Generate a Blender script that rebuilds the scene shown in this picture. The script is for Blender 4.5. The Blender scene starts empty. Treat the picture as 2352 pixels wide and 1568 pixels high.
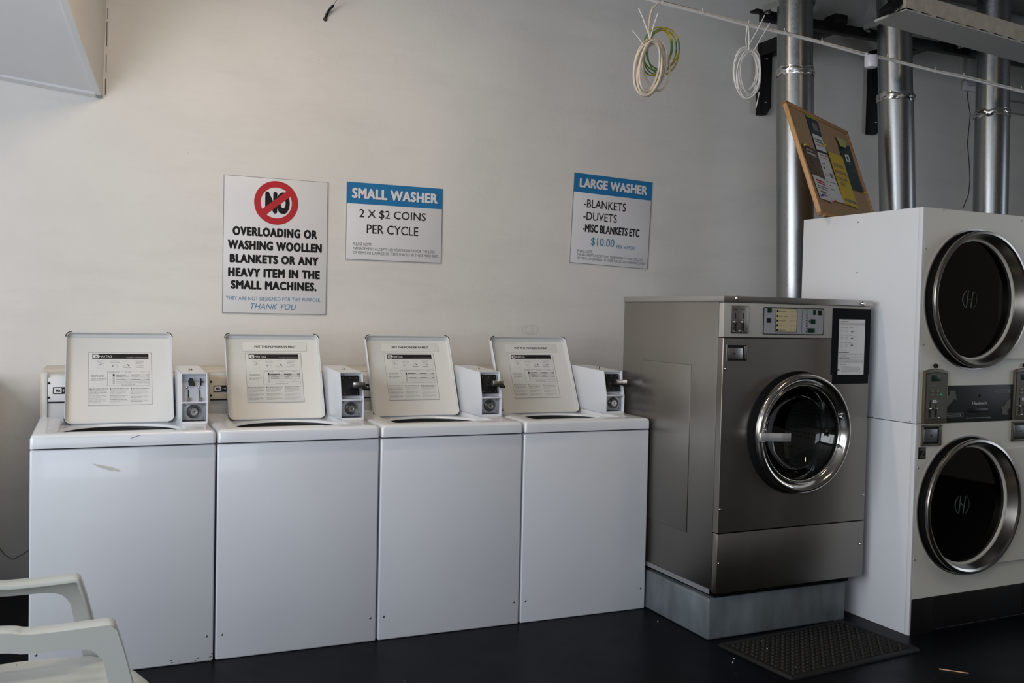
import bpy, bmesh, math, random
from mathutils import Vector, Matrix
random.seed(7)
COL = bpy.context.scene.collection
PI = math.pi

# ------------------------------------------------------------------ camera
CAM = dict(c=(.2176, -3.8427, 1.3926), yaw=.4118, pitch=-.0308, roll=.0221, f=2188.4)
def cam_axes():
    y, p, r = CAM['yaw'], CAM['pitch'], CAM['roll']
    fw = Vector((math.sin(y)*math.cos(p), math.cos(y)*math.cos(p), math.sin(p)))
    rt = Vector((math.cos(y), -math.sin(y), 0)); up = rt.cross(fw)
    R = rt*math.cos(r)+up*math.sin(r); U = -rt*math.sin(r)+up*math.cos(r)
    return fw, R, U
FW, CR, CU = cam_axes(); CC = Vector(CAM['c'])
cd = bpy.data.cameras.new('camera'); cam = bpy.data.objects.new('camera', cd); COL.objects.link(cam)
cd.sensor_width = 36; cd.lens = CAM['f']/2352*36; cd.clip_start = .05
cam.matrix_world = Matrix(((CR.x, CU.x, -FW.x, CC.x), (CR.y, CU.y, -FW.y, CC.y), (CR.z, CU.z, -FW.z, CC.z), (0, 0, 0, 1)))
bpy.context.scene.camera = cam
def ray(u, v): return FW + CR*((u-1176)/CAM['f']) - CU*((v-784)/CAM['f'])
def at(u, v, ax, val):
    """survey helper: where the sight line of a photo point meets a real plane"""
    d = ray(u, v); return CC + d*((val-CC[ax])/d[ax])
class Frame:
    def __init__(s, o, yaw=0, pitch=0): s.M = Matrix.Translation(o) @ Matrix.Rotation(yaw, 4, 'Z') @ Matrix.Rotation(pitch, 4, 'Y'); s.I = s.M.inverted()
    def loc(s, u, v, ax=1, val=0.0):
        c = s.I @ CC; d = s.I.to_3x3() @ ray(u, v); return c + d*((val-c[ax])/d[ax])

# ------------------------------------------------------------------ materials
MATS = {}
def nm(name):
    m = bpy.data.materials.new(name); m.use_nodes = True; MATS[name] = m
    return m, m.node_tree, m.node_tree.nodes['Principled BSDF']
def N(nt, t, **k):
    n = nt.nodes.new(t)
    for a, b in k.items():
        if a in n.inputs: n.inputs[a].default_value = b
        else: setattr(n, a, b)
    return n
def mat(name, col, rough=.5, metal=0, coat=0, bump=0, bscale=200, var=0, vscale=3, rvar=0, spec=None, aniso=0, stretch=(1, 1, 1), col2=None, coatr=.05):
    m, nt, b = nm(name)
    b.inputs['Base Color'].default_value = (*col, 1); b.inputs['Roughness'].default_value = rough
    b.inputs['Metallic'].default_value = metal; b.inputs['Coat Weight'].default_value = coat; b.inputs['Coat Roughness'].default_value = coatr
    if spec is not None: b.inputs['Specular IOR Level'].default_value = spec
    if aniso: b.inputs['Anisotropic'].default_value = aniso
    L = nt.links; tc = N(nt, 'ShaderNodeTexCoord'); mp = N(nt, 'ShaderNodeMapping'); mp.inputs['Scale'].default_value = stretch
    L.new(tc.outputs['Object'], mp.inputs['Vector'])
    if var or col2:
        n = N(nt, 'ShaderNodeTexNoise', Scale=vscale, Detail=5, Roughness=.6); L.new(mp.outputs[0], n.inputs['Vector'])
        r = N(nt, 'ShaderNodeValToRGB'); r.color_ramp.elements[0].position = .3; r.color_ramp.elements[1].position = .7
        c2 = col2 or tuple(c*(1-var) for c in col)
        r.color_ramp.elements[0].color = (*c2, 1); r.color_ramp.elements[1].color = (*col, 1)
        L.new(n.outputs['Fac'], r.inputs[0]); L.new(r.outputs[0], b.inputs['Base Color'])
    if rvar:
        n = N(nt, 'ShaderNodeTexNoise', Scale=vscale*1.7, Detail=6, Roughness=.65); L.new(mp.outputs[0], n.inputs['Vector'])
        mr = N(nt, 'ShaderNodeMapRange'); mr.inputs['To Min'].default_value = max(.02, rough-rvar); mr.inputs['To Max'].default_value = rough+rvar
        L.new(n.outputs['Fac'], mr.inputs['Value']); L.new(mr.outputs[0], b.inputs['Roughness'])
    if bump:
        n = N(nt, 'ShaderNodeTexNoise', Scale=bscale, Detail=3); L.new(mp.outputs[0], n.inputs['Vector'])
        bp = N(nt, 'ShaderNodeBump', Strength=bump, Distance=.002); L.new(n.outputs['Fac'], bp.inputs['Height']); L.new(bp.outputs[0], b.inputs['Normal'])
    return m
# wall: rolled off-white paint with faint grime and patches
def wall_mat():
    m, nt, b = nm('wall_paint'); L = nt.links
    tc = N(nt, 'ShaderNodeTexCoord')
    n1 = N(nt, 'ShaderNodeTexNoise', Scale=1.1, Detail=6, Roughness=.62); L.new(tc.outputs['Object'], n1.inputs['Vector'])
    r1 = N(nt, 'ShaderNodeValToRGB'); e = r1.color_ramp.elements; e[0].position = .32; e[0].color = (.635, .622, .60, 1); e[1].position = .66; e[1].color = (.70, .688, .668, 1)
    L.new(n1.outputs['Fac'], r1.inputs[0])
    mp = N(nt, 'ShaderNodeMapping'); mp.inputs['Scale'].default_value = (.6, 1, 3.2); L.new(tc.outputs['Object'], mp.inputs['Vector'])
    n2 = N(nt, 'ShaderNodeTexNoise', Scale=2.3, Detail=8, Roughness=.7); L.new(mp.outputs[0], n2.inputs['Vector'])
    r2 = N(nt, 'ShaderNodeValToRGB'); e = r2.color_ramp.elements; e[0].position = .25; e[0].color = (.90, .90, .91, 1); e[1].position = .5; e[1].color = (1, 1, 1, 1)
    L.new(n2.outputs['Fac'], r2.inputs[0])
    mx = N(nt, 'ShaderNodeMix', data_type='RGBA', blend_type='MULTIPLY'); mx.inputs[0].default_value = .8
    L.new(r1.outputs[0], mx.inputs[6]); L.new(r2.outputs[0], mx.inputs[7])
    # fine scattered dirt specks
    v = N(nt, 'ShaderNodeTexVoronoi', Scale=9); L.new(tc.outputs['Object'], v.inputs['Vector'])
    r3 = N(nt, 'ShaderNodeValToRGB'); e = r3.color_ramp.elements; e[0].position = .012; e[0].color = (.62, .58, .52, 1); e[1].position = .03; e[1].color = (1, 1, 1, 1)
    L.new(v.outputs['Distance'], r3.inputs[0])
    m2 = N(nt, 'ShaderNodeMix', data_type='RGBA', blend_type='MULTIPLY'); m2.inputs[0].default_value = .7
    L.new(mx.outputs[2], m2.inputs[6]); L.new(r3.outputs[0], m2.inputs[7]); L.new(m2.outputs[2], b.inputs['Base Color'])
    b.inputs['Roughness'].default_value = .55
    n3 = N(nt, 'ShaderNodeTexNoise', Scale=35, Detail=5); L.new(tc.outputs['Object'], n3.inputs['Vector'])
    bp = N(nt, 'ShaderNodeBump', Strength=.12, Distance=.01); L.new(n3.outputs['Fac'], bp.inputs['Height']); L.new(bp.outputs[0], b.inputs['Normal'])
    return m
def floor_mat():
    m, nt, b = nm('floor_paint'); L = nt.links
    tc = N(nt, 'ShaderNodeTexCoord')
    n1 = N(nt, 'ShaderNodeTexNoise', Scale=1.6, Detail=7, Roughness=.65); L.new(tc.outputs['Object'], n1.inputs['Vector'])
    r1 = N(nt, 'ShaderNodeValToRGB'); e = r1.color_ramp.elements; e[0].position = .35; e[0].color = (.0025, .0028, .0045, 1); e[1].position = .7; e[1].color = (.0045, .005, .008, 1)
    L.new(n1.outputs['Fac'], r1.inputs[0])
    v = N(nt, 'ShaderNodeTexVoronoi', Scale=7); L.new(tc.outputs['Object'], v.inputs['Vector'])
    r3 = N(nt, 'ShaderNodeValToRGB'); e = r3.color_ramp.elements; e[0].position = .012; e[0].color = (.12, .12, .13, 1); e[1].position = .026; e[1].color = (0, 0, 0, 1)
    L.new(v.outputs['Distance'], r3.inputs[0])
    ad = N(nt, 'ShaderNodeMix', data_type='RGBA', blend_type='ADD'); ad.inputs[0].default_value = 1
    L.new(r1.outputs[0], ad.inputs[6]); L.new(r3.outputs[0], ad.inputs[7]); L.new(ad.outputs[2], b.inputs['Base Color'])
    mr = N(nt, 'ShaderNodeMapRange'); mr.inputs['To Min'].default_value = .22; mr.inputs['To Max'].default_value = .5
    n2 = N(nt, 'ShaderNodeTexNoise', Scale=3.5, Detail=8, Roughness=.7); L.new(tc.outputs['Object'], n2.inputs['Vector']); L.new(n2.outputs['Fac'], mr.inputs['Value'])
    L.new(mr.outputs[0], b.inputs['Roughness']); b.inputs['Specular IOR Level'].default_value = .06
    return m
wall_mat(); floor_mat()
mat('ceiling_paint', (.22, .21, .20), .8); mat('room_wall_dark', (.34, .31, .27), .7)
mat('enamel', (.65, .675, .72), .28, coat=.35, var=.04, vscale=2.2, bump=.02, bscale=60)
mat('enamel_grey', (.56, .56, .54), .4, var=.05)
mat('fascia_white', (.60, .60, .62), .35)
mat('fascia_cream', (.62, .53, .41), .35)
mat('fascia_grey', (.52, .51, .49), .35)
mat('ledge_cream', (.62, .57, .49), .5, var=.12, vscale=6)
mat('lid_inner', (.58, .585, .575), .42, var=.03, vscale=3)
mat('dryer_almond', (.62, .605, .55), .38, var=.04, vscale=2)
mat('dryer_white', (.66, .68, .715), .35, var=.04, vscale=2)
mat('soffit_white', (.68, .69, .71), .5, var=.05)
mat('paper', (.66, .66, .66), .6); mat('label_film', (.585, .59, .585), .42)
mat('sign_white', (.66, .66, .69), .35)
mat('black_ink', (.012, .013, .014), .5, spec=.18)
mat('grey_ink', (.16, .17, .18), .5)
mat('pale_ink', (.40, .41, .42), .5)
mat('shadow_ink', (.36, .35, .35), .5)
mat('red_ink', (.42, .012, .02), .45)
mat('blue_ink', (.012, .16, .38), .4)
mat('blue_text', (.07, .22, .38), .4)
mat('black_plastic', (.012, .012, .013), .35, spec=.18)
mat('black_rubber', (.005, .005, .0055), .75, spec=.08)
mat('black_tape', (.0055, .006, .0075), .65, spec=.12)
mat('black_steel', (.006, .006, .007), .5, bump=.2, bscale=60, spec=.18)
mat('dark_void', (.006, .006, .007), .8, spec=.18)
mat('tub_dark', (.018, .02, .022), .35)
mat('rust_dark', (.05, .045, .04), .7, var=.4, vscale=60)
mat('scuff_tan', (.64, .62, .56), .6, var=.2, vscale=40)
mat('screw_metal', (.35, .34, .33), .35, metal=1)
mat('chrome', (.72, .71, .69), .09, metal=1)
mat('satin_metal', (.36, .34, .315), .25, metal=1); mat('emblem_print', (.022, .027, .024), .5)
mat('lock_cone', (.10, .105, .11), .3, metal=.8); mat('chrome_soft', (.62, .61, .60), .22, metal=1)
mat('lock_plate_metal', (.31, .32, .34), .45, metal=.6)
mat('plate_blue_grey', (.46, .49, .55), .35, metal=.3)
mat('brushed_steel', (.30, .28, .255), .36, metal=1, var=.10, vscale=3, rvar=.07, aniso=.5, bump=.05, bscale=120, stretch=(1, 1, .08))
mat('steel_dim', (.16, .165, .175), .4, metal=.7)
mat('steel_trim', (.47, .46, .45), .34, metal=1, rvar=.05, vscale=5)
mat('control_silver', (.40, .39, .36), .5, metal=.15)
mat('display_grey', (.30, .31, .33), .4)
mat('display_yellow', (.50, .43, .25), .5)
mat('led_green', (.005, .028, .016), .35, spec=.2)
mat('button_green', (.02, .30, .12), .4)
mat('dryer_dark', (.022, .023, .023), .45, spec=.18)
mat('dryer_kick', (.008, .0075, .008), .5, spec=.18)
mat('bezel_olive', (.105, .092, .062), .42, metal=.3)
mat('arrow_olive', (.075, .070, .052), .5)
mat('plinth_paint', (.150, .178, .195), .42, var=.55, vscale=3.2, rvar=.12, bump=.25, bscale=14, stretch=(2.4, 2.4, .8))
mat("mat_rubber", (.006, .0055, .005), .6, spec=.3)
mat('plastic_chair', (.445, .46, .435), .38, coat=.15)
mat('cork', (.46, .30, .165), .85, var=.28, vscale=55, bump=.4, bscale=180)
mat('frame_wood', (.52, .27, .10), .5, var=.25, vscale=12, stretch=(1, 6, 6))
mat('flyer_navy', (.018, .028, .05), .35, spec=.18)
mat('flyer_lime', (.28, .36, .02), .4)
mat('flyer_dark', (.012, .012, .016), .35, var=.7, vscale=42, col2=(.20, .12, .06), spec=.2)
mat('flyer_yellow', (.62, .43, .02), .45)
mat('flyer_green', (.008, .035, .042), .35, spec=.18)
mat('note_yellow', (.48, .45, .16), .5)
mat('pin_yellow', (.7, .45, .02), .4); mat('pin_red', (.5, .02, .02), .4); mat('pin_blue', (.01, .05, .3), .4)
mat('cable_cream', (.60, .52, .42), .45); mat('cable_white', (.68, .66, .65), .4); mat('zip_white', (.75, .74, .72), .4)
mat('box_white', (.58, .57, .62), .3)
mat('duct_grey', (.32, .32, .31), .5, var=.3, vscale=2)
mat('fixture_dusty', (.42, .37, .30), .85, var=.3, vscale=25, bump=.6, bscale=60)
mat('fixture_white', (.36, .365, .36), .5)
mat('strap_grey', (.20, .21, .20), .5, metal=.3)
mat('foil', (.55, .55, .54), .25, metal=1, bump=.3, bscale=40)
mat('wood_stick', (.62, .40, .24), .6)
mat('window_frame', (.30, .30, .30), .5)
mat('key_hole', (.01, .01, .01), .5, spec=.18)
def galv():
    m, nt, b = nm('galvanised'); L = nt.links
    b.inputs['Metallic'].default_value = 1; tc = N(nt, 'ShaderNodeTexCoord')
    v = N(nt, 'ShaderNodeTexVoronoi', Scale=130); L.new(tc.outputs['Object'], v.inputs['Vector'])
    r = N(nt, 'ShaderNodeValToRGB'); e = r.color_ramp.elements; e[0].color = (.255, .265, .27, 1); e[1].color = (.30, .31, .315, 1)
    L.new(v.outputs['Color'], r.inputs[0]); L.new(r.outputs[0], b.inputs['Base Color'])
    mr = N(nt, 'ShaderNodeMapRange'); mr.inputs['To Min'].default_value = .27; mr.inputs['To Max'].default_value = .35
    L.new(v.outputs['Color'], mr.inputs['Value']); L.new(mr.outputs[0], b.inputs['Roughness'])
    n = N(nt, 'ShaderNodeTexNoise', Scale=70, Detail=3); L.new(tc.outputs['Object'], n.inputs['Vector'])
    bp = N(nt, 'ShaderNodeBump', Strength=.08, Distance=.001); L.new(n.outputs['Fac'], bp.inputs['Height']); L.new(bp.outputs[0], b.inputs['Normal'])
galv()
def yg():   # earth wire: green and yellow stripes
    m, nt, b = nm('cable_green_yellow'); L = nt.links; tc = N(nt, 'ShaderNodeTexCoord')
    n = N(nt, 'ShaderNodeTexNoise', Scale=9, Detail=0); L.new(tc.outputs['Object'], n.inputs['Vector'])
    r = N(nt, 'ShaderNodeValToRGB'); r.color_ramp.interpolation = 'CONSTANT'; e = r.color_ramp.elements
    e[0].color = (.42, .33, .03, 1); e[1].position = .54; e[1].color = (.08, .20, .04, 1)
    L.new(n.outputs['Fac'], r.inputs[0]); L.new(r.outputs[0], b.inputs['Base Color']); b.inputs['Roughness'].default_value = .4
yg()
def drum():
    m, nt, b = nm('drum_perforated'); L = nt.links; tc = N(nt, 'ShaderNodeTexCoord')
    v = N(nt, 'ShaderNodeTexVoronoi', Scale=52); v.inputs['Randomness'].default_value = 0; L.new(tc.outputs['Object'], v.inputs['Vector'])
    r = N(nt, 'ShaderNodeValToRGB'); e = r.color_ramp.elements; e[0].position = .25; e[0].color = (.01, .01, .01, 1); e[1].position = .32; e[1].color = (.62, .61, .60, 1)
    L.new(v.outputs['Distance'], r.inputs[0]); L.new(r.outputs[0], b.inputs['Base Color']); b.inputs['Metallic'].default_value = .7; b.inputs['Roughness'].default_value = .4
drum()
mat('handle_metal', (.85, .85, .86), .32, metal=.85)
mat('door_chrome', (.60, .585, .56), .15, metal=1)
def thin_glass(name, tint, refl):
    m, nt, b = nm(name); L = nt.links; nt.nodes.remove(b); out = nt.nodes['Material Output']
    t = N(nt, 'ShaderNodeBsdfTransparent'); t.inputs[0].default_value = (*tint, 1); g = N(nt, 'ShaderNodeBsdfGlossy', Roughness=.03); g.inputs[0].default_value = (refl, refl, refl, 1)
    f = N(nt, 'ShaderNodeFresnel', IOR=1.5); mx = N(nt, 'ShaderNodeMixShader'); L.new(f.outputs[0], mx.inputs[0]); L.new(t.outputs[0], mx.inputs[1]); L.new(g.outputs[0], mx.inputs[2]); L.new(mx.outputs[0], out.inputs[0])
def glass(name, col, rough=.02, mixd=.0):
    m, nt, b = nm(name); b.inputs['Base Color'].default_value = (*col, 1); b.inputs['Roughness'].default_value = rough
    b.inputs['Transmission Weight'].default_value = 1-mixd; b.inputs['IOR'].default_value = 1.45
thin_glass('washer_glass', (.62, .63, .63), .8); thin_glass('dryer_glass', (.10, .105, .11), .75)

# ------------------------------------------------------------------ mesh builder
class MB:
    def __init__(s): s.v = []; s.f = []; s.m = []; s.mats = []
    def mi(s, name):
        if name not in s.mats: s.mats.append(name)
        return s.mats.index(name)
    def add(s, vs, fs, mname, M=None):
        o = len(s.v)
        s.v += [tuple(M @ Vector(p)) if M else tuple(p) for p in vs]
        k = s.mi(mname)
        for f in fs: s.f.append([i+o for i in f]); s.m.append(k)
        return s
    def box(s, x0, x1, y0, y1, z0, z1, m, r=0, M=None, seg=2):
        bm = bmesh.new()
        bmesh.ops.create_cube(bm, size=1, matrix=Matrix.Translation(((x0+x1)/2, (y0+y1)/2, (z0+z1)/2)) @ Matrix.Diagonal((abs(x1-x0), abs(y1-y0), abs(z1-z0), 1)))
        if r > 0: bmesh.ops.bevel(bm, geom=bm.edges[:], offset=r, segments=seg, profile=.5, affect='EDGES')
        bm.verts.index_update(); s.add([v.co[:] for v in bm.verts], [[v.index for v in f.verts] for f in bm.faces], m, M); bm.free(); return s
    def loft(s, loops, m, cap0=False, cap1=False, closed=True, M=None):
        n = len(loops[0]); vs = [p for l in loops for p in l]; fs = []
        for a in range(len(loops)-1):
            for i in range(n if closed else n-1):
                j = (i+1) % n; fs.append([a*n+i, a*n+j, (a+1)*n+j, (a+1)*n+i])
        if cap0: fs.append(list(range(n))[::-1])
        if cap1: fs.append([(len(loops)-1)*n+i for i in range(n)])
        return s.add(vs, fs, m, M)
    def prism(s, poly, axis, a, b, m, M=None, r=0):
        """extrude a polygon (pairs in the two other axes) along an axis"""
        def P(p, t): return {0: (t, p[0], p[1]), 1: (p[0], t, p[1]), 2: (p[0], p[1], t)}[axis]
        bm = bmesh.new(); va = [bm.verts.new(P(p, a)) for p in poly]; vb = [bm.verts.new(P(p, b)) for p in poly]; n = len(poly)
        bm.faces.new(va); bm.faces.new(vb[::-1])
        for i in range(n): bm.faces.new([va[i], va[(i+1) % n], vb[(i+1) % n], vb[i]][::-1])
        bmesh.ops.recalc_face_normals(bm, faces=bm.faces[:])
        if r: bmesh.ops.bevel(bm, geom=bm.edges[:], offset=r, segments=2, profile=.5, affect='EDGES')
        bm.verts.index_update(); s.add([v.co[:] for v in bm.verts], [[v.index for v in f.verts] for f in bm.faces], m, M); bm.free(); return s
    def lathe(s, prof, c, axis, m, n=48, M=None, caps=False):
        """prof: (radius, height along axis)"""
        loops = []
        for (r, h) in prof:
            l = []
            for i in range(n):
                t = 2*PI*i/n; a, b = r*math.cos(t), r*math.sin(t)
                l.append({0: (c[0]+h, c[1]+a, c[2]+b), 1: (c[0]+a, c[1]+h, c[2]+b), 2: (c[0]+a, c[1]+b, c[2]+h)}[axis])
            loops.append(l)
        return s.loft(loops, m, cap0=caps, cap1=caps, M=M)
    def tube(s, pts, r, m, n=8, closed=False, M=None, rs=None):
        pts = [Vector(p) for p in pts]; N_ = len(pts); loops = []; up = None
        for i, p in enumerate(pts):
            a = pts[(i-1) % N_] if (closed or i > 0) else p; b = pts[(i+1) % N_] if (closed or i < N_-1) else p
            t = (b-a).normalized()
            if up is None: up = t.orthogonal().normalized()
            up = (up - t*up.dot(t)).normalized(); w = t.cross(up)
            rr = rs[i] if rs else r
            loops.append([tuple(p + up*(rr*math.cos(2*PI*k/n)) + w*(rr*math.sin(2*PI*k/n))) for k in range(n)])
        if closed: loops.append(loops[0])
        return s.loft(loops, m, cap0=not closed, cap1=not closed, M=M)
    def quad(s, ps, m, th=0, M=None):
        """thin sheet through 4 points, thickness th along its back normal"""
        ps = [Vector(p) for p in ps]; n = (ps[1]-ps[0]).cross(ps[3]-ps[0]).normalized()
        if th == 0: return s.add([tuple(p) for p in ps], [[0, 1, 2, 3]], m, M)
        q = [p - n*th for p in ps]
        return s.add([tuple(p) for p in ps+q], [[0, 1, 2, 3], [7, 6, 5, 4], [0, 4, 5, 1], [1, 5, 6, 2], [2, 6, 7, 3], [3, 7, 4, 0]], m, M)
    def build(s, name, parent=None, smooth=40, loc=None, rot=None, **tags):
        me = bpy.data.meshes.new(name); me.from_pydata(s.v, [], s.f)
        for k in s.mats: me.materials.append(MATS[k])
        me.polygons.foreach_set('material_index', s.m)
        bm = bmesh.new(); bm.from_mesh(me); bmesh.ops.recalc_face_normals(bm, faces=bm.faces[:]); bm.to_mesh(me); bm.free()
        me.polygons.foreach_set('use_smooth', [True]*len(me.polygons))
        me.set_sharp_from_angle(angle=math.radians(smooth)); me.update()
        o = bpy.data.objects.new(name, me); COL.objects.link(o)
        if parent: o.parent = parent
        if loc is not None: o.location = loc
        if rot is not None: o.rotation_euler = rot
        for k, v in tags.items(): o[k] = v
        return o
def thing(name, label, cat, loc=(0, 0, 0), rz=0, group=None):
    o = bpy.data.objects.new(name, None); COL.objects.link(o); o.empty_display_size = .1
    o.location = loc; o.rotation_euler = (0, 0, rz); o['label'] = label; o['category'] = cat
    if group: o['group'] = group
    return o
def tag(o, label, cat, group=None):
    o['label'] = label; o['category'] = cat
    if group: o['group'] = group
    return o
def struct(o): o['kind'] = 'structure'; return o
def copy_tree(o, parent=None):
    c = o.copy(); COL.objects.link(c); c.parent = parent
    for ch in [x for x in list(COL.objects) if x.parent == o]: copy_tree(ch, c)
    return c
def rrect(x0, x1, y0, y1, r, k=5, z=0, plane='xy'):
    pts = []
    for cx_, cy_, a0 in ((x1-r, y1-r, 0), (x0+r, y1-r, 90), (x0+r, y0+r, 180), (x1-r, y0+r, 270)):
        for i in range(k+1):
            a = math.radians(a0+90*i/k); pts.append((cx_+r*math.cos(a), cy_+r*math.sin(a)))
    if plane == 'xy': return [(x, y, z) for x, y in pts]
    return [(x, z, y) for x, y in pts]      # 'xz': z param is y
def rr2(x0, x1, y0, y1, r, k=6, z=0, m=10):
    a = rrect(x0, x1, y0, y1, r, k, z); out = []
    for c in range(4):
        arc = a[c*(k+1):(c+1)*(k+1)]; nx_ = a[((c+1)*(k+1)) % len(a)]; out += arc; p = arc[-1]
        out += [(p[0]+(nx_[0]-p[0])*i/m, p[1]+(nx_[1]-p[1])*i/m, z) for i in range(1, m)]
    return out
# ---- lettering
_tc = {}
def glyphs(body, off=0, shear=0, space=1.0):
    bold = off if off >= .02 else 0; off = 0 if bold else min(off, 0)
    k = (body, off, bold, shear, space)
    if k in _tc: return _tc[k]
    c = bpy.data.curves.new('t', 'FONT'); c.body = body; c.offset = off; c.shear = shear; c.space_character = space; c.resolution_u = 3
    c.space_line = .9
    o = bpy.data.objects.new('t', c); COL.objects.link(o)
    dg = bpy.context.evaluated_depsgraph_get(); dg.update(); me = bpy.data.meshes.new_from_object(o.evaluated_get(dg))
    vs = [v.co[:] for v in me.vertices]; fs = [list(p.vertices) for p in me.polygons]
    if bold:
        n0 = len(vs); f0 = fs; base_ = vs; vs = []; fs = []
        for k in range(10):
            a = 2*PI*k/10; dx, dy = bold*math.cos(a)*1.15, bold*.8*math.sin(a)
            vs += [(v[0]+dx, v[1]+dy, k*.0004) for v in base_]; fs += [[i+k*n0 for i in f] for f in f0]
    bpy.data.objects.remove(o); bpy.data.curves.remove(c); bpy.data.meshes.remove(me)
    xs = [v[0] for v in vs]; ys = [v[1] for v in vs]; _tc[k] = (vs, fs, min(xs), max(xs), min(ys), max(ys)); return _tc[k]
def text(mb, body, x0, x1, z0, z1, y, m, off=0, shear=0, space=1.0, M=None, axes='xz'):
    """letters fitted in the box x0..x1, z0..z1 of the plane y=const, readable from -y"""
    vs, fs, a, b, c, d = glyphs(body, off, shear, space)
    sx = (x1-x0)/(b-a); sz = (z1-z0)/(d-c)
    mb.add([(x0+(v[0]-a)*sx, y-v[2]*.02, z0+(v[1]-c)*sz) for v in vs], fs, m, M)
def dashes(mb, x0, x1, z, h, y, m, seed, fill=.86, M=None):
    """a row of illegibly small print: word-length strokes"""
    rnd = random.Random(seed); x = x0
    while x < x1-.002:
        w = min(rnd.uniform(.004, .013), x1-x)
        mb.add([(x, y, z), (x+w, y, z), (x+w, y, z+h), (x, y, z+h)], [[0, 1, 2, 3]], m, M); x += w + rnd.uniform(.0012, .0024)
def rect(mb, x0, x1, z0, z1, y, m, M=None): mb.add([(x0, y, z0), (x1, y, z0), (x1, y, z1), (x0, y, z1)], [[0, 1, 2, 3]], m, M)
def outline(mb, x0, x1, z0, z1, y, t, m, M=None):
    rect(mb, x0, x1, z0, z0+t, y, m, M); rect(mb, x0, x1, z1-t, z1, y, m, M); rect(mb, x0, x0+t, z0+t, z1-t, y, m, M); rect(mb, x1-t, x1, z0+t, z1-t, y, m, M)

# ------------------------------------------------------------------ the room
YW = 1.2; XL, XR, YF, ZC = -2.0, 7.6, -6.2, 3.45
struct(MB().box(XL-.2, XR+.2, YF-.2, YW+.2, -.12, 0, 'floor_paint').build('floor'))
struct(MB().box(XL-.2, XR+.2, YW, YW+.15, 0, ZC, 'wall_paint').build('wall_back'))
struct(MB().box(XL-.2, XR+.2, YF-.2, YW+.2, ZC, ZC+.12, 'ceiling_paint').build('ceiling'))
def wall_with_window(name, win, axis, pos, th, a0, a1, wa, wb, z0, z1):
    mb = MB()
    def B(p, q, r_, s_):
        if axis == 0: mb.box(min(pos, pos+th), max(pos, pos+th), p, q, r_, s_, 'room_wall_dark')
        else: mb.box(p, q, min(pos, pos+th), max(pos, pos+th), r_, s_, 'room_wall_dark')
    B(a0, wa, 0, ZC); B(wb, a1, 0, ZC); B(wa, wb, 0, z0); B(wa, wb, z1, ZC)
    struct(mb.build(name))
    f = MB(); t = .05; c0 = pos+th*.3; c1 = pos+th*.7
    def F(p, q, r_, s_):
        if axis == 0: f.box(min(c0, c1), max(c0, c1), p, q, r_, s_, 'window_frame', .004)
        else: f.box(p, q, min(c0, c1), max(c0, c1), r_, s_, 'window_frame', .004)
    F(wa, wb, z0, z0+t); F(wa, wb, z1-t, z1); F(wa, wa+t, z0+t, z1-t); F(wb-t, wb, z0+t, z1-t)
    n = max(1, round((wb-wa)/1.3))
    for i in range(1, n): x = wa+(wb-wa)*i/n; F(x-.025, x+.025, z0+t, z1-t)
    struct(f.build(win))
WIN = {'left': (-5.2, -.6, .9, 3.0), 'front': (-1.8, .9, .9, 3.0), 'right': (-3.2, -1.7, .8, 3.0)}
wall_with_window('wall_left', 'window_1', 0, XL, -.15, YF-.2, YW+.15, *WIN['left'])
wall_with_window('wall_front', 'window_2', 1, YF, -.15, XL-.2, XR+.2, *WIN['front'])
wall_with_window('wall_right', 'window_3', 0, XR, .15, YF-.2, YW+.15, *WIN['right'])
struct(MB().box(XL, -.24, .30, YW, 0, 1.05, 'wall_paint', .004).build('unseen_shade_block'))  # unseen low block, added to keep the wall left of the washers dark
# ledge (boxed pipe casing) running behind the washers
lb = MB().box(.0, 2.62, .705, YW, .0, 1.09, 'ledge_cream', .004)
for i in range(9): lb.lathe([(0, 1.0906), (.003, 1.0906), (.003, 1.09)], (.7+i*.21, .76+.03*(i % 3), 0), 2, 'rust_dark', 8)
struct(lb.build('trim_1'))
# sloping boxed soffit, upper left, coming down to the wall
A = at(0, 178, 1, YW); Bc = at(235, 222, 1, YW); sl = (A-Bc)/(A.x-Bc.x)
A0 = Bc + sl*(XL-.02-Bc.x); E1 = at(155, 0, 1, .55); dE = E1-Bc
Et = Bc + dE*((ZC-Bc.z)/dE.z); Tt = Vector((Bc.x+.035, YW, ZC)); dA = Vector((0, dE.y, dE.z)); At = A0 + dA*((ZC-A0.z)/dA.z); Al = Vector((A0.x, YW, ZC))
sb = MB(); sb.add([A0, Bc, Et, At], [[0, 1, 2, 3]], 'soffit_white'); sb.add([Bc, Tt, Et], [[0, 1, 2]], 'wall_paint'); sb.add([A0, At, Al], [[0, 1, 2]], 'wall_paint')
sb.add([Et, Tt, Al, At], [[0, 1, 2, 3]], 'wall_paint'); sb.add([A0, Al, Tt, Bc], [[0, 1, 2, 3]], 'wall_paint')
struct(sb.build('trim_2'))
tb = MB(); nrm = (Bc-A0).cross(Et-Bc).normalized(); nrm = nrm if nrm.z < 0 else -nrm
def strip(mb, p, q, inward, w, t, m):
    a = [p, q, q+inward*w, p+inward*w]; b = [x+nrm*t for x in a]
    mb.add(a+b, [[0, 1, 2, 3], [4, 5, 6, 7], [0, 1, 5, 4], [1, 2, 6, 5], [2, 3, 7, 6], [3, 0, 4, 7]], m)
along = (A0-Bc).normalized(); upd = (Et-Bc).normalized()
strip(tb, Bc, Et, along, .026, .012, 'soffit_white'); strip(tb, A0, Bc, upd, .03, .012, 'soffit_white')
struct(tb.build('trim_3'))
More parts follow.
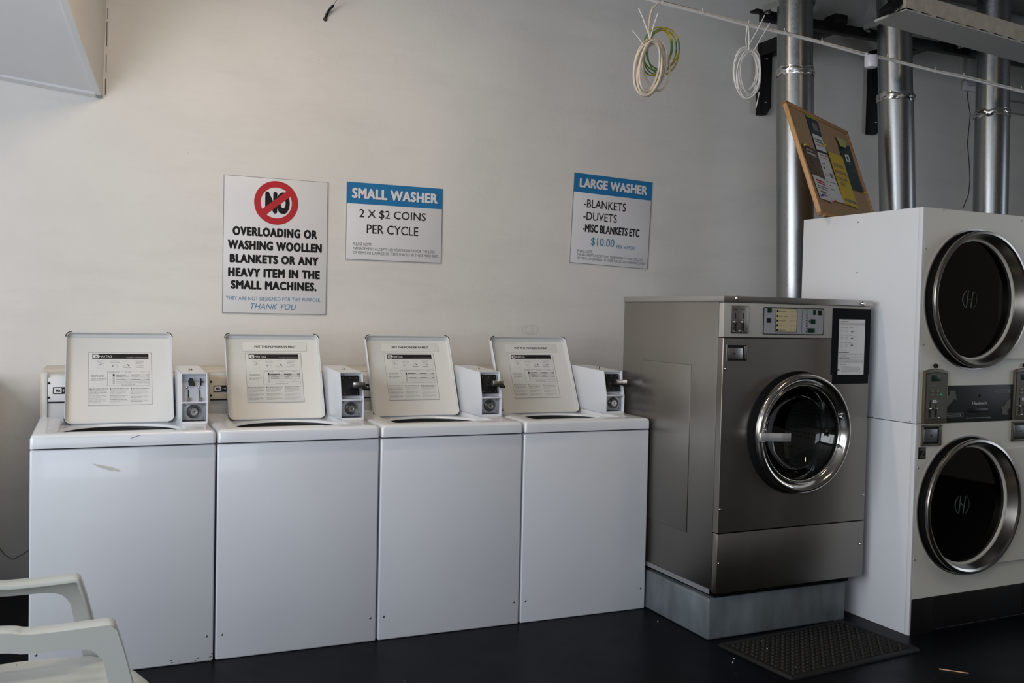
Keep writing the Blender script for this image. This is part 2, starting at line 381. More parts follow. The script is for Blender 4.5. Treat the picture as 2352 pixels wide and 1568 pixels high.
# caulked seam down the wall beside the soffit
cm = MB(); rnd = random.Random(3); z = Bc.z+.01
while z < ZC-.05:
    l = rnd.uniform(.05, .16); x = Bc.x+.012+(z-Bc.z)*.02
    cm.box(x, x+.003, YW-.0015, YW+.001, z, min(z+l, ZC-.01), 'rust_dark'); z += l+rnd.uniform(.01, .05)
x = Bc.x
for i in range(9):
    p = Bc+sl*(-.05-i*.11); q = Bc+sl*(-.05-i*.11-rnd.uniform(.05, .1)); cm.tube([p+Vector((0, -.001, -.006)), q+Vector((0, -.001, -.006))], .0015, 'rust_dark', 5)
struct(cm.build('trim_4'))

# ------------------------------------------------------------------ wall signs
def sign(name, label, cat, TL, TR, BL, group='printed washer signs on the wall'):
    a, b, c = at(*TL, 1, YW), at(*TR, 1, YW), at(*BL, 1, YW)
    tilt = math.atan2(a.z-b.z, b.x-a.x); w = (b-a).length; h = (c-a).length
    o = thing(name, label, cat, (a.x, YW, a.z), 0, group); o.rotation_euler = (0, tilt, 0)
    F = Frame((a.x, YW, a.z), 0, tilt)
    MB().box(0, w, -.006, -.0005, -h, 0, 'sign_white', .0008).build('sign_board', o)
    e = MB()
    for bx in ((0, w, -.0018, .0), (0, w, -h, -h+.0022), (0, .0018, -h, 0), (w-.0022, w, -h, 0)): e.box(bx[0], bx[1], -.0066, -.0004, bx[2], bx[3], 'grey_ink')
    e.build('sign_edge', o)
    return o, F, w, h
def line(mb, F, body, lb, lt, rx, m, sc, off0, off=0, shear=0, sh=None, space=1.0, y=-.0072):
    """fit a line of lettering between surveyed corners"""
    p = F.loc(off0[0]+lb[0]/sc, off0[1]+lb[1]/sc); q = F.loc(off0[0]+lt[0]/sc, off0[1]+lt[1]/sc); r = F.loc(off0[0]+rx[0]/sc, off0[1]+rx[1]/sc)
    if sh: text(mb, body, p.x+sh[0], r.x+sh[0], p.z+sh[1], q.z+sh[1], y+.0006, sh[2], off, shear, space)
    text(mb, body, p.x, r.x, p.z, q.z, y, m, off, shear, space)
S5, O5 = 4.0552, (480, 380); S6, O6 = 5.8077, (1280, 370)
o, F, w, h = sign('warning_sign', 'tall white sign with a red barred NO circle, about overloading and woollen blankets', 'sign', (514, 401), (753, 419), (507, 718))
t = MB()
for body, a, b, c in (('OVERLOADING OR', (217, 648), (217, 562), (1005, 680)), ('WASHING WOOLLEN', (172, 775), (172, 688), (1048, 808)), ('BLANKETS OR ANY', (190, 902), (195, 820), (1017, 930)),
                      ('HEAVY ITEM IN THE', (175, 1031), (178, 948), (1030, 1055)), ('SMALL MACHINES.', (200, 1147), (203, 1065), (1000, 1170))):
    line(t, F, body, a, b, c, 'black_ink', S5, O5, off=.062, space=1.14)
t.build('main_lettering', o); t = MB()
line(t, F, 'THEY ARE NOT DESIGNED FOR THIS PURPOSE.', (155, 1248), (158, 1214), (1038, 1270), 'blue_text', S5, O5, off=-.004)
line(t, F, 'THANK YOU', (385, 1337), (390, 1282), (812, 1345), 'blue_text', S5, O5, off=-.004, shear=.3)
t.build('footer_lettering', o)
t = MB(); cc = F.loc(O5[0]+625/S5, O5[1]+349/S5); R1 = abs(F.loc(O5[0]+828/S5, O5[1]+352/S5).x-cc.x); R0 = R1*.71
a = F.loc(O5[0]+520/S5, O5[1]+445/S5); b = F.loc(O5[0]+752/S5, O5[1]+255/S5)
text(t, 'NO', a.x, b.x, a.z, b.z, -.0070, 'black_ink', off=.08)
t.lathe([(R0, -.0078), (R1, -.0078), (R1, -.006), (R0, -.006), (R0, -.0078)], (cc.x, 0, cc.z), 1, 'red_ink', 64)
ang = math.radians(39); Mb = Matrix.Translation((cc.x, 0, cc.z)) @ Matrix.Rotation(-ang, 4, 'Y'); t.box(-R0-.004, R0+.004, -.0082, -.0066, -.0165, .0165, 'red_ink', 0, Mb)
t.build('prohibition_symbol', o)
# small washer
o, F, w, h = sign('price_sign', 'small white sign with a blue SMALL WASHER band, right of the NO sign', 'sign', (796, 417), (1016, 434), (794, 595))
t = MB(); zb = F.loc(795.7, 466).z; t.box(.001, w-.001, -.0068, -.006, zb, -.001, 'blue_ink'); t.build('header_band', o)
t = MB(); line(t, F, 'SMALL WASHER', (1328, 303), (1330, 205), (2125, 358), 'sign_white', S5, O5, off=.05, space=1.08, sh=(.0016, -.0018, 'black_ink'), y=-.0078)
t.build('heading_lettering', o); t = MB()
line(t, F, '2 X $2 COINS', (1398, 492), (1398, 405), (2015, 522), 'black_ink', S5, O5, off=.004, sh=(-.002, -.0018, 'shadow_ink'))
line(t, F, 'PER CYCLE', (1467, 631), (1467, 548), (1945, 655), 'black_ink', S5, O5, off=.004, sh=(-.002, -.0018, 'shadow_ink'))
t.build('body_lettering', o); t = MB()
line(t, F, 'PLEASE NOTE:', (1338, 742), (1338, 714), (1515, 745), 'grey_ink', S5, O5, off=-.003)
line(t, F, 'MANAGEMENT ACCEPTS NO RESPONSIBILTY FOR THE LOSS', (1338, 782), (1338, 756), (2097, 810), 'grey_ink', S5, O5, off=-.003)
line(t, F, 'OF ITEMS OR DAMAGE OF ITEMS PLACED IN THESE MACHINES.', (1338, 822), (1338, 795), (2135, 850), 'grey_ink', S5, O5, off=-.003)
t.build('note_lettering', o)
# large washer
o, F, w, h = sign('price_sign', 'slightly tilted white sign with a blue LARGE WASHER band, nearest the steel machine', 'sign', (1319, 396), (1497, 419), (1311, 603))
t = MB(); zb = F.loc(O6[0]+222/S6, O6[1]+405/S6).z; t.box(.001, w-.001, -.0068, -.006, zb, -.001, 'blue_ink'); t.build('header_band', o)
t = MB(); line(t, F, 'LARGE WASHER', (288, 347), (290, 220), (1188, 465), 'sign_white', S6, O6, off=.05, space=1.08, sh=(.0016, -.0018, 'black_ink'), y=-.0078)
t.build('heading_lettering', o); t = MB()
line(t, F, '-BLANKETS', (348, 612), (352, 503), (905, 672), 'black_ink', S6, O6, off=.006, sh=(-.002, -.0018, 'shadow_ink'))
line(t, F, '-DUVETS', (340, 778), (344, 668), (785, 820), 'black_ink', S6, O6, off=.006, sh=(-.002, -.0018, 'shadow_ink'))
line(t, F, '-MISC BLANKETS ETC', (333, 940), (337, 832), (1085, 1018), 'black_ink', S6, O6, off=.026, sh=(-.002, -.0018, 'shadow_ink'))
line(t, F, '$10.00', (440, 1133), (442, 1015), (750, 1150), 'blue_text', S6, O6, off=.01, sh=(-.0016, -.0016, 'shadow_ink'))
line(t, F, 'PER WASH', (783, 1163), (785, 1118), (1022, 1180), 'blue_text', S6, O6, off=0)
t.build('body_lettering', o); t = MB()
line(t, F, 'PLEASE NOTE:', (258, 1215), (260, 1175), (465, 1225), 'grey_ink', S6, O6, off=-.003)
line(t, F, 'MANAGEMENT ACCEPTS NO RESPONSIBILTY FOR THE LOSS', (258, 1257), (260, 1224), (1128, 1338), 'grey_ink', S6, O6, off=-.003)
line(t, F, 'OF ITEMS OR DAMAGE OF ITEMS PLACED IN THESE MACHINES.', (255, 1305), (257, 1272), (1165, 1388), 'grey_ink', S6, O6, off=-.003)
t.build('note_lettering', o)
# pencilled number in a circle on the wall above the last lid
p = MB(); c = at(1217, 757, 1, YW)
p.tube([(c.x+.052*math.cos(a)+.004*math.sin(3*a), YW-.0006, c.z+.025*math.sin(a)) for a in [i*2*PI/30 for i in range(30)]], .0007, 'pale_ink', 4, closed=True)
p.tube([(c.x-.018+.012*math.cos(a), YW-.0006, c.z+.012*math.sin(a)) for a in [1+i*4.4/12 for i in range(12)]], .0007, 'pale_ink', 4)
p.tube([(c.x+.005, YW-.0006, c.z+.008), (c.x+.014, YW-.0006, c.z+.012), (c.x+.02, YW-.0006, c.z+.005), (c.x+.008, YW-.0006, c.z-.010), (c.x+.024, YW-.0006, c.z-.012)], .0007, 'pale_ink', 4)
tag(p.build('pencil_mark'), 'faint pencilled figure in an oval on the wall above the last washer lid', 'wall mark')

# ------------------------------------------------------------------ top-loading washers
W, D, H = .648, .685, .907
def lid_label():
    """washing instructions printed on a sheet, in lid coordinates"""
    t = MB(); x0, x1, z0, z1 = .088, .342, .086, .331; y = -.0006
    X = lambda u: x0+(u-175)/(1590-175)*(x1-x0)
    Z = lambda v: z1-(v-212)/(1425-212)*(z1-z0)
    t.box(x0, x1, -.0004, 0, z0, z1, 'label_film'); outline(t, x0, x1, z0, z1, y, .0011, 'grey_ink')
    rect(t, X(262), X(1520), Z(360), Z(243), y-.0001, 'black_ink')
    t.add(rrect(X(285), X(398), Z(345), Z(260), .0025, 3, y-.0004, 'xz'), [list(range(16))], 'paper')
    for k in range(3): t.add([(X(305+k*22), y-.0007, Z(280)), (X(325+k*22), y-.0007, Z(280)), (X(345+k*20), y-.0007, Z(325)), (X(325+k*20), y-.0007, Z(325))], [[0, 1, 2, 3]], 'grey_ink')
    text(t, 'MAYTAG', X(412), X(690), Z(325), Z(278), y-.0004, 'paper', off=.01)
    rect(t, X(412), X(1000), Z(340), Z(336), y-.0004, 'pale_ink')
    text(t, 'WASHER INSTRUCTIONS', X(1010), X(1495), Z(342), Z(320), y-.0004, 'paper', off=.015)
    for b, u0, u1, v in (('1. ADD DETERGENT', 335, 575, 420), ('TO TUB', 370, 460, 450), ('2. LOAD TO TOP', 640, 835, 420), ('ROW OF HOLES', 672, 868, 450), ('3. CLOSE LID', 930, 1090, 420),
                         ('4. INSERT PAYMENT', 1190, 1425, 420), ('AND/OR SELECT', 1225, 1410, 450), ('SETTING', 1225, 1325, 480), ('TEMPERATURE', 620, 852, 682), ('SETTING', 990, 1128, 682), ('CYCLE', 1325, 1430, 682)):
        text(t, b, X(u0), X(u1), Z(v), Z(v-20), y, 'grey_ink', off=.012)
    for a, b in ((385, 520), (690, 815)):
        outline(t, X(a), X(b), Z(600), Z(490), y, .0007, 'pale_ink')
    rect(t, X(440), X(444), Z(600), Z(500), y, 'pale_ink'); outline(t, X(755), X(812), Z(545), Z(495), y, .0006, 'pale_ink'); rect(t, X(700), X(725), Z(540), Z(512), y, 'grey_ink')
    t.add([(X(400), y, Z(505)), (X(430), y, Z(480)), (X(520), y, Z(455)), (X(525), y, Z(465)), (X(470), y, Z(475)), (X(435), y, Z(495))], [[0, 1, 2, 3, 4, 5]], 'grey_ink')
    for a in (945, 1230):
        rect(t, X(a), X(a+165), Z(562), Z(550), y, 'grey_ink'); rect(t, X(a), X(a+4), Z(590), Z(510), y, 'pale_ink'); rect(t, X(a+161), X(a+165), Z(590), Z(560), y, 'pale_ink'); rect(t, X(a), X(a+60), Z(520), Z(512), y, 'pale_ink')
    rect(t, X(985), X(990), Z(550), Z(465), y, 'grey_ink')
    t.add([(X(1030), y, Z(480)), (X(1070), y, Z(495)), (X(1090), y, Z(530)), (X(1060), y, Z(530)), (X(1055), y, Z(505)), (X(1030), y, Z(490))], [[0, 1, 2, 3, 4, 5]], 'black_ink')
    t.add([(X(1300), y, Z(530)), (X(1330), y, Z(505)), (X(1390), y, Z(495)), (X(1410), y, Z(520)), (X(1370), y, Z(510)), (X(1335), y, Z(520))], [[0, 1, 2, 3, 4, 5]], 'grey_ink')
    outline(t, X(592), X(1527), Z(985), Z(645), y, .0009, 'grey_ink')
    t.add(rrect(X(712), X(758), Z(950), Z(705), .003, 3, y, 'xz'), [list(range(16))], 'pale_ink'); rect(t, X(718), X(752), Z(765), Z(710), y-.0002, 'black_ink')
    for v, hh, wd in ((735, 18, (('HOT', 1020, 1105), ('REGULAR', 1330, 1440))), (770, 9, (('PERMANENT PRESS', 945, 1180), ('COOL DOWN', 1310, 1470))), (808, 9, (('DELICATES', 1000, 1130), ('SHORT WASH', 1265, 1480))),
                      (846, 9, (('COLORS', 1015, 1110), ('REGULAR', 1330, 1440))), (884, 4, (('BRIGHT COLORS', 965, 1155), ('REGULAR', 1330, 1440))), (922, 4, (('WOOLENS', 1010, 1115), ('SHORT WASH', 1270, 1490)))):
        cuts = [780]+[c for w_ in wd for c in (w_[1]-12, w_[2]+12)]+[1522]
        for k in range(0, len(cuts), 2): rect(t, X(cuts[k]), X(cuts[k+1]), Z(v+hh/2), Z(v-hh/2), y, 'black_ink' if hh > 5 else 'grey_ink')
        for b, u0, u1 in wd: text(t, b, X(u0), X(u1), Z(v+9), Z(v-9), y, 'grey_ink', off=.012)
    dashes(t, X(910), X(1205), Z(972), .0017, y, 'grey_ink', 5)
    for k, (u0, u1, v) in enumerate(((245, 520, 747), (245, 515, 775), (245, 560, 830), (245, 495, 858))): dashes(t, X(u0), X(u1), Z(v), .0021, y, 'grey_ink', 20+k)
    k = 0
    for u0 in (205, 650, 1112):
        t.add([(X(u0), y, Z(1062)), (X(u0+34), y, Z(1062)), (X(u0+17), y, Z(1038))], [[0, 1, 2]], 'black_ink')
        dashes(t, X(u0+38), X(u0+410), Z(1058), .0024, y, 'grey_ink', 90+k)
        for v0, n in ((1092, 4), (1212, 3), (1305, 3)):
            for i in range(n):
                k += 1; dashes(t, X(u0), X(u0+(400 if i < n-1 else 270)-(k*37 % 50)), Z(v0+i*26), .0020, y, 'shadow_ink' if k % 3 else 'grey_ink', k)
    return t
def powder_notice():
    t = MB(); t.box(.078, .372, -.0004, 0, .341, .386, 'label_film', 0); outline(t, .078, .372, .341, .386, -.0005, .0006, 'pale_ink')
    text(t, 'PUT THE POWDER IN FIRST', .132, .322, .358, .369, -.0007, 'black_ink', off=.03); return t
def nameplate(mb, x, z, y):
    rect(mb, x, x+.135, z, z+.029, y, 'black_ink'); mb.add([(px, y-.0004, pz) for px, _, pz in rrect(x+.004, x+.034, z+.004, z+.025, .004, 3, 0, 'xz')], [list(range(16))], 'paper')
    for k in range(3): mb.add([(x+.009+k*.006, y-.0008, z+.020), (x+.0135+k*.006, y-.0008, z+.020), (x+.0185+k*.0055, y-.0008, z+.0085), (x+.014+k*.0055, y-.0008, z+.0085)], [[0, 1, 2, 3]], 'black_ink')
    text(mb, 'MAYTAG', x+.040, x+.126, z+.0085, z+.0205, y-.0004, 'paper', off=.012)
def make_washer():
    o = thing('top_loading_washer', '', 'washing machine')
    MB().box(0, W, .004, D, .0, .8525, 'enamel', .007, seg=3).build('cabinet', o)
    MB().box(.012, W-.012, .02, D-.02, .845, .87, 'dark_void').build('cabinet_gap', o)
    # top cover with a recessed lid well and round tub opening
    k = 6; y0 = -.002
    L = [rr2(0, W, y0, D, .012, k, .858), rr2(0, W, y0, D, .012, k, .893), rr2(.003, W-.003, y0+.003, D-.003, .012, k, .901), rr2(.011, W-.011, y0+.011, D-.011, .012, k, H)]
    rx0, rx1, ry0, ry1 = .088, .540, .085, .515
    L += [rr2(rx0-.004, rx1+.004, ry0-.004, ry1+.004, .022, k, H), rr2(rx0, rx1, ry0, ry1, .02, k, H-.004), rr2(rx0+.002, rx1-.002, ry0+.002, ry1-.002, .02, k, .886)]
    cxx, cyy = .314, .295
    def circ(r, z, ex=0):
        out = []
        for (px, py, _) in rr2(rx0, rx1, ry0, ry1, .02, k, 0):
            a = math.atan2(py-.27, px-cxx); d = (math.cos(a), math.sin(a)); t = 9
            # round opening, cut off straight along the front of the well
            bq = d[1]*(.27-.225); t = -bq+math.sqrt(bq*bq-(.27-.225)**2+r*r)
            if d[1] < 0: t = min(t, (.27-ry0-.008)/-d[1])
            out.append((cxx+t*d[0], .27+t*d[1], z))
        return out
    L += [circ(.243, .886), circ(.238, .889), circ(.233, .886), circ(.230, .879)]
    b = MB().loft(L, 'enamel'); b.build('top_cover', o, smooth=50)
    t = MB(); t.loft([circ(.2305, .8795), circ(.232, .70), circ(.23, .45)], 'tub_dark', cap1=True); t.lathe([(.150, .835), (.17, .835), (.17, .80), (.150, .80), (.150, .835)], (cxx, .27, 0), 2, 'black_plastic')
    tb = t.build('wash_tub', o); MB().lathe([(0, .835), (.03, .83), (.045, .80), (.04, .60), (.10, .47), (.10, .452)], (cxx, cyy, 0), 2, 'tub_dark', 24).build('agitator', tb)
    for x in (.025, W-.025):
        MB().lathe([(0, -.0012), (.003, -.0015), (.0052, .0), (.0052, .006)], (x, .004, .10), 1, 'screw_metal', 14).build('screw', o)
    # rear console
    c = MB(); c.prism([(.615, .905), (.615, .96), (.630, 1.078), (.638, 1.086), (.683, 1.086), (.683, .905)], 0, .03, W-.008, 'enamel_grey', r=.002)
    co = c.build('console', o)
    MB().prism([(.603, .903), (.603, .97), (.619, 1.092), (.685, 1.097), (.685, .903)], 0, .012, .031, 'enamel_grey', r=.003).build('console_end_cap', co)
    # coin box housing
    x0, x1 = .537, .640; yb = .600
    g = MB(); th = .004
    prof = [(.228, .907), (.228, .995), (.262, 1.113), (yb, 1.124), (yb, .907)]
    for xa in (x0, x1-th): g.prism(prof, 0, xa, xa+th, 'enamel', r=.0008)
    g.prism([(.262, 1.113), (yb, 1.124), (yb, 1.120), (.263, 1.109)], 0, x0, x1, 'enamel')
    g.prism([(.2285, .992), (.2285, .997), (.262, .999), (.262, .992)], 0, x0+th, x1-th, 'enamel')
    g.prism([(.2285, .907), (.2285, .917), (.245, .917), (.245, .907)], 0, x0+th, x1-th, 'enamel'); g.prism([(.214, .9072), (.228, .9125), (.240, .9125), (.240, .9072)], 0, x0+.004, x1-.004, 'enamel')
    g.prism([(.272, .917), (.272, .99), (.285, 1.11), (yb-.002, 1.12), (yb-.002, .91)], 0, x0+th, x1-th, 'enamel')
    cb = g.build('coin_box', o)
    MB().lathe([(0, .0075), (.004, .0075), (.007, .004), (.0085, 0)], (.585, .40, 1.1172), 2, 'screw_metal', 16).build('screw', cb)
    lp = MB().box(x0+th+.001, x1-th-.001, .252, .27, .920, .990, 'lock_plate_metal', .001)
    for dx in (.012, .083):
        for dz in (.929, .982): lp.lathe([(0, -.004), (.003, -.0035), (.0045, 0)], (x0+th+dx, .252, dz), 1, 'screw_metal', 12)
    lp.build('lock_plate', cb)
    cx_, cz_ = (x0+x1)/2-.001, .956
    lk = MB().lathe([(.0165, .0), (.0160, -.014), (.0145, -.0165), (.008, -.0165), (.0075, -.0145), (0, -.0145)], (cx_, .252, cz_), 1, 'chrome_soft', 32); lk.box(cx_-.0012, cx_+.0012, .2362, .2375, cz_-.0035, cz_+.0035, 'key_hole'); lk.build('lock', cb)
    ml = MB().lathe([(.0285, -.0006), (.027, -.0045), (.0165, -.0015)], (cx_, .2515, cz_), 1, 'lock_cone', 32); ml.build('lock_recess', cb)
    # lid, standing open against the console
    k = 5; lw, ll = .428, .420
    LL = [rrect(.0, lw, 0, ll, .022, k, .020, 'xz'), rrect(-.001, lw+.001, -.001, ll+.001, .022, k, .010, 'xz'), rrect(0, lw, 0, ll, .022, k, -.006, 'xz'), rrect(.0012, lw-.0012, .0012, ll-.0012, .021, k, -.0075, 'xz'),
          rrect(.0030, lw-.0030, .0030, ll-.0030, .020, k, -.006, 'xz'), rrect(.0048, lw-.0048, .0048, ll-.0048, .0185, k, .0095, 'xz'), rrect(.011, lw-.011, .011, ll-.013, .015, k, .0135, 'xz')]
    b = MB().loft(LL[:5], 'enamel', cap0=True); b.loft(LL[4:], 'lid_inner', cap1=True)
    for (ax, az, s0) in ((.022, ll-.022, 90), (lw-.022, ll-.022, 0), (.022, .022, 180), (lw-.022, .022, 270)):
        b.tube([(ax+.0235*math.cos(math.radians(s0+a)), -.0070, az+.0235*math.sin(math.radians(s0+a))) for a in range(0, 91, 15)], .0022, 'rust_dark', 6)
    lid = b.build('lid', o, smooth=50, loc=(.100, .487, .8885), rot=(-math.atan2(.190, .375), 0, 0))
    lid_label().build('instruction_label', lid, loc=(0, .0128, 0))
    for x in (.03, lw-.03): MB().box(x-.012, x+.012, .004, .016, -.012, .004, 'black_plastic', .002).build('hinge', lid)
    return o, lid, co, cb
def fascia(parent, m, x=.045):
    b = MB(); b.prism([(.606, .972), (.6195, 1.072), (.632, 1.072), (.620, .972)], 0, .033, W-.02, m, r=.001); b.box(.033, W-.02, .609, .617, .966, .9715, 'black_plastic'); b.box(.033, W-.02, .6125, .617, .9045, .9065, 'black_plastic')
    MB_ = b.build('fascia', parent)
    n = MB(); sh = Matrix(((1, 0, 0, 0), (0, 1, .135, .6045-.135*.972), (0, 0, 1, 0), (0, 0, 0, 1)))
    nn = MB(); nameplate(nn, x, 1.004, 0); n.add(nn.v, [], 'black_ink')
    n.v = [tuple(sh @ Vector(p)) for p in nn.v]; n.f = nn.f; n.m = nn.m; n.mats = nn.mats
    n.build('nameplate', MB_)
    for z in (.989, 1.050): MB().lathe([(0, -.004), (.004, -.003), (.005, .002)], (.040-.004, .6045+.135*(z-.972), z), 1, 'black_plastic', 12).build('screw', MB_)
def coin_slide(cb):
    x0 = .541; sh = .288
    Mx = Matrix(((1, 0, 0, 0), (0, 1, sh, 0), (0, 0, 1, 0), (0, 0, 0, 1)))
    def Y(z): return .247+sh*(z-1.0)
    b = MB(); b.box(x0+.002, x0+.084, -.004, .03, 1.012, 1.098, 'black_plastic', .002, Matrix.Translation((0, .247-sh, 0)) @ Mx)
    for dx in (.014, .044, .072):
        for z in (1.022, 1.088): b.lathe([(0, -.006), (.0022, -.0055), (.003, -.003)], (x0+dx, Y(z)-.003, z), 1, 'screw_metal', 8)
    p = b.build('coin_plate', cb)
    y = Y(1.05)-.006
    s = MB().box(x0+.042, x0+.100, y-.052, y, 1.047, 1.051, 'black_plastic', .001); s.box(x0+.088, x0+.103, y-.056, y-.02, 1.040, 1.054, 'black_plastic', .003)
    s.build('slide_base', p)
    MB().box(x0+.044, x0+.098, y-.050, y-.002, 1.0515, 1.074, 'chrome_soft', .002).build('coin_slide', p)
def coin_drop(cb):
    x0, x1 = .541, .636; sh = .288
    def Y(z): return .250+sh*(z-1.0)
    b = MB(); b.prism([(Y(.998), .998), (Y(1.108), 1.108), (Y(1.108)+.02, 1.108), (Y(.998)+.02, .998)], 0, x0+.001, x1-.001, 'plate_blue_grey'); p = b.build('coin_plate', cb)
    def slab(xa, xb, za, zb, d, m): return MB().prism([(Y(za)-d, za), (Y(zb)-d, zb), (Y(zb)+.004, zb), (Y(za)+.004, za)], 0, xa, xb, m)
    for xs in (.023, .068):
        slab(x0+xs, x0+xs+.0045, 1.010, 1.043, .001, 'key_hole').build('coin_slot', p)
        slab(x0+xs-.004, x0+xs+.009, 1.001, 1.014, .010, 'screw_metal').build('coin_catch', p)
        MB().lathe([(0, -.008), (.003, -.0075), (.0055, -.004), (.006, .002)], (x0+xs-.004, Y(1.053), 1.053), 1, 'chrome', 14).build('reject_button', p)
    MB().prism([(x0+.028, 1.062), (x0+.049, 1.060), (x0+.052, 1.066), (x0+.044, 1.085), (x0+.040, 1.093), (x0+.030, 1.094), (x0+.024, 1.080)], 1, Y(1.075)-.010, Y(1.06), 'dryer_dark').build('turn_knob', p)
    k = MB().box(x0+.070, x0+.076, Y(1.075)-.012, Y(1.075), 1.062, 1.091, 'black_plastic', .001); k.box(x0+.076, x0+.085, Y(1.075)-.006, Y(1.075), 1.074, 1.079, 'black_plastic', .001); k.build('turn_knob', p)
    t = MB(); y = Y(1.078)-.0006
    text(t, '$1', x0+.012, x0+.020, 1.074, 1.081, y, 'grey_ink'); text(t, '$2', x0+.057, x0+.066, 1.074, 1.081, y, 'grey_ink'); t.build('coin_marking', p)
base, lid0, con0, cb0 = make_washer()
PIT = .6559
labels = ['white top-loading washer at the left end of the row, tan scrape on its front',
          'white top-loading washer second from the left, cream console panel behind its open lid',
          '',
          'white top-loading washer at the right end of the row, touching the steel machine']
labels[2] = 'white top-loading washer third from the left, between the cream-panelled one and the last'
washers = []
for i in range(4):
    o = base if i == 0 else copy_tree(base)
    washers.append(o)
kids = lambda o, n: [x for x in COL.objects if x.parent == o and x.name.split('.')[0] == n][0]
pn = powder_notice(); proto = None
for i, o in enumerate(washers):
    o.location = (i*PIT, 0, 0); o['label'] = labels[i]; o['group'] = 'top-loading washers in a row along the wall'
    fascia(kids(o, 'console'), ['fascia_white', 'fascia_cream', 'fascia_grey', 'fascia_grey'][i], .052 if i == 0 else .047)
    if i == 0: coin_drop(kids(o, 'coin_box'))
    else:
        coin_slide(kids(o, 'coin_box')); pn.build('powder_notice', kids(o, 'lid'), loc=(0, .0128, 0))
# scrapes and chips in the enamel
s = MB(); rnd = random.Random(11)
pts = [(211, 1064), (236, 1068), (256, 1072), (272, 1077), (277, 1083), (254, 1081), (228, 1073)]
s.add([tuple(Frame((0, 0, 0)).loc(u, v, 1, .0036)) for u, v in pts], [[0, 1, 2, 6], [2, 3, 4, 5], [2, 5, 6]], 'scuff_tan'); s.build('paint_scrape', washers[0], label='tan scrape across the front')
s = MB()
for (u, v, w_) in ((392, 1517, 4), (395, 1521, 3), (411, 1518, 3), (448, 1517, 3), (455, 1511, 5), (483, 1508, 5), (487, 1500, 3), (322, 1499, 0)):
    if w_: p = Frame((0, 0, 0)).loc(u, v, 1, .0036); a = w_*.0016; s.add([(p.x-a, p.y, p.z), (p.x, p.y, p.z-.0018), (p.x+a, p.y, p.z+.0008), (p.x, p.y, p.z+.0022)], [[0, 1, 2, 3]], 'rust_dark')
s.build('paint_chips', washers[0])
s = MB(); p = [Frame((0, 0, 0)).loc(u, v, 1, -.0024) for u, v in ((300, 1006), (310, 1003), (320, 999), (322, 998))]
s.tube(p, .0008, 'rust_dark', 5); s.build('scratch', washers[0])

def shell(x0, x1, y0, y1, z0, z1, m, t=.012):
    """sheet-metal carcass, open at the front"""
    b = MB(); b.box(x0, x0+t, y0, y1, z0, z1, m, .0015); b.box(x1-t, x1, y0, y1, z0, z1, m, .0015); b.box(x0+t, x1-t, y0, y1, z1-t, z1, m); b.box(x0+t, x1-t, y0, y1, z0, z0+t, m); b.box(x0+t, x1-t, y1-t, y1, z0+t, z1-t, m); return b
# ------------------------------------------------------------------ steel washer on its plinth
SO, SY = (2.640, -.52, 0), .02; SF = Frame(SO, SY); sw, sd, z0, z1 = .824, .80, .214, 1.482
po = thing('plinth', 'blue-grey painted concrete-like plinth under the stainless steel washer', 'plinth', (2.6353, -.476, 0), .02)
MB().box(0, .775, 0, .74, 0, .181, 'plinth_paint', .010, seg=3).build('plinth_block', po)
o = thing('front_loading_washer', 'large stainless steel front-loading washer with round chrome door', 'washing machine', SO, SY)
B = lambda *a: SF.loc(*a)
MB().box(.03, sw-.035, .05, sd-.05, .181, z0+.012, 'black_rubber').build('base_frame', o)
shell(.0, sw, .036, sd, z0+.008, z1-.024, 'brushed_steel').build('cabinet', o)
st = MB().box(-.003, .0, .046, sd-.02, z0-.012, z0+.008, 'lock_plate_metal'); st.build('base_flange', o)
# access panel pressed in the side
a = SF.loc(1477, 826, 0, 0); b = SF.loc(1588, 838, 0, 0)
MB().box(-.0035, .001, b.y, a.y, .43, a.z, 'brushed_steel', .003).build('access_panel', o)
MB().box(-.006, sw+.006, -.006, sd, z1-.026, z1, 'steel_trim', .002).build('top_cover', o)
zc = SF.loc(1666, 774).z; zl = SF.loc(1647, 1226).z
cR = SF.loc(1838, 994.5); rad = (SF.loc(1838, 858).z-SF.loc(1838, 1131).z)/2
cx_, cz_ = SF.loc(1841, 994.5, 1, -.02).x, SF.loc(1838, 994.5, 1, -.02).z; rg = rad*1.0
def hole_panel(x0, x1, z0_, z1_, cx, cz, r, y, th, m, n=64, lip=.004):
    mb = MB(); ang = [2*PI*i/n for i in range(n)]
    cor = [math.atan2(zz-cz, xx-cx) % (2*PI) for xx in (x0, x1) for zz in (z0_, z1_)]
    for c in cor:
        i = min(range(n), key=lambda i: abs((ang[i]-c+PI) % (2*PI)-PI)); ang[i] = c
    ang.sort()
    def sq(a, ins):
        dx, dz = math.cos(a), math.sin(a); ts = []
        if dx > 1e-9: ts.append((x1-ins-cx)/dx)
        if dx < -1e-9: ts.append((x0+ins-cx)/dx)
        if dz > 1e-9: ts.append((z1_-ins-cz)/dz)
        if dz < -1e-9: ts.append((z0_+ins-cz)/dz)
        t = min(ts); return cx+dx*t, cz+dz*t
    out0 = [(*sq(a, 0),) for a in ang]; out1 = [(*sq(a, .002),) for a in ang]
    circ = [(cx+r*math.cos(a), cz+r*math.sin(a)) for a in ang]
    loops = [[(x, y+th, z) for x, z in out0], [(x, y+.002, z) for x, z in out0], [(x, y, z) for x, z in out1], [(x, y, z) for x, z in circ], [(x, y+th, z) for x, z in circ]]
    mb.loft(loops, m); return mb
hole_panel(0, sw, zl+.002, zc-.003, cx_, cz_, rad*.93, 0, .034, 'brushed_steel').build('front_panel', o, smooth=30)
MB().box(0, sw, 0, .034, z0, zl-.002, 'brushed_steel', .002).build('lower_panel', o)
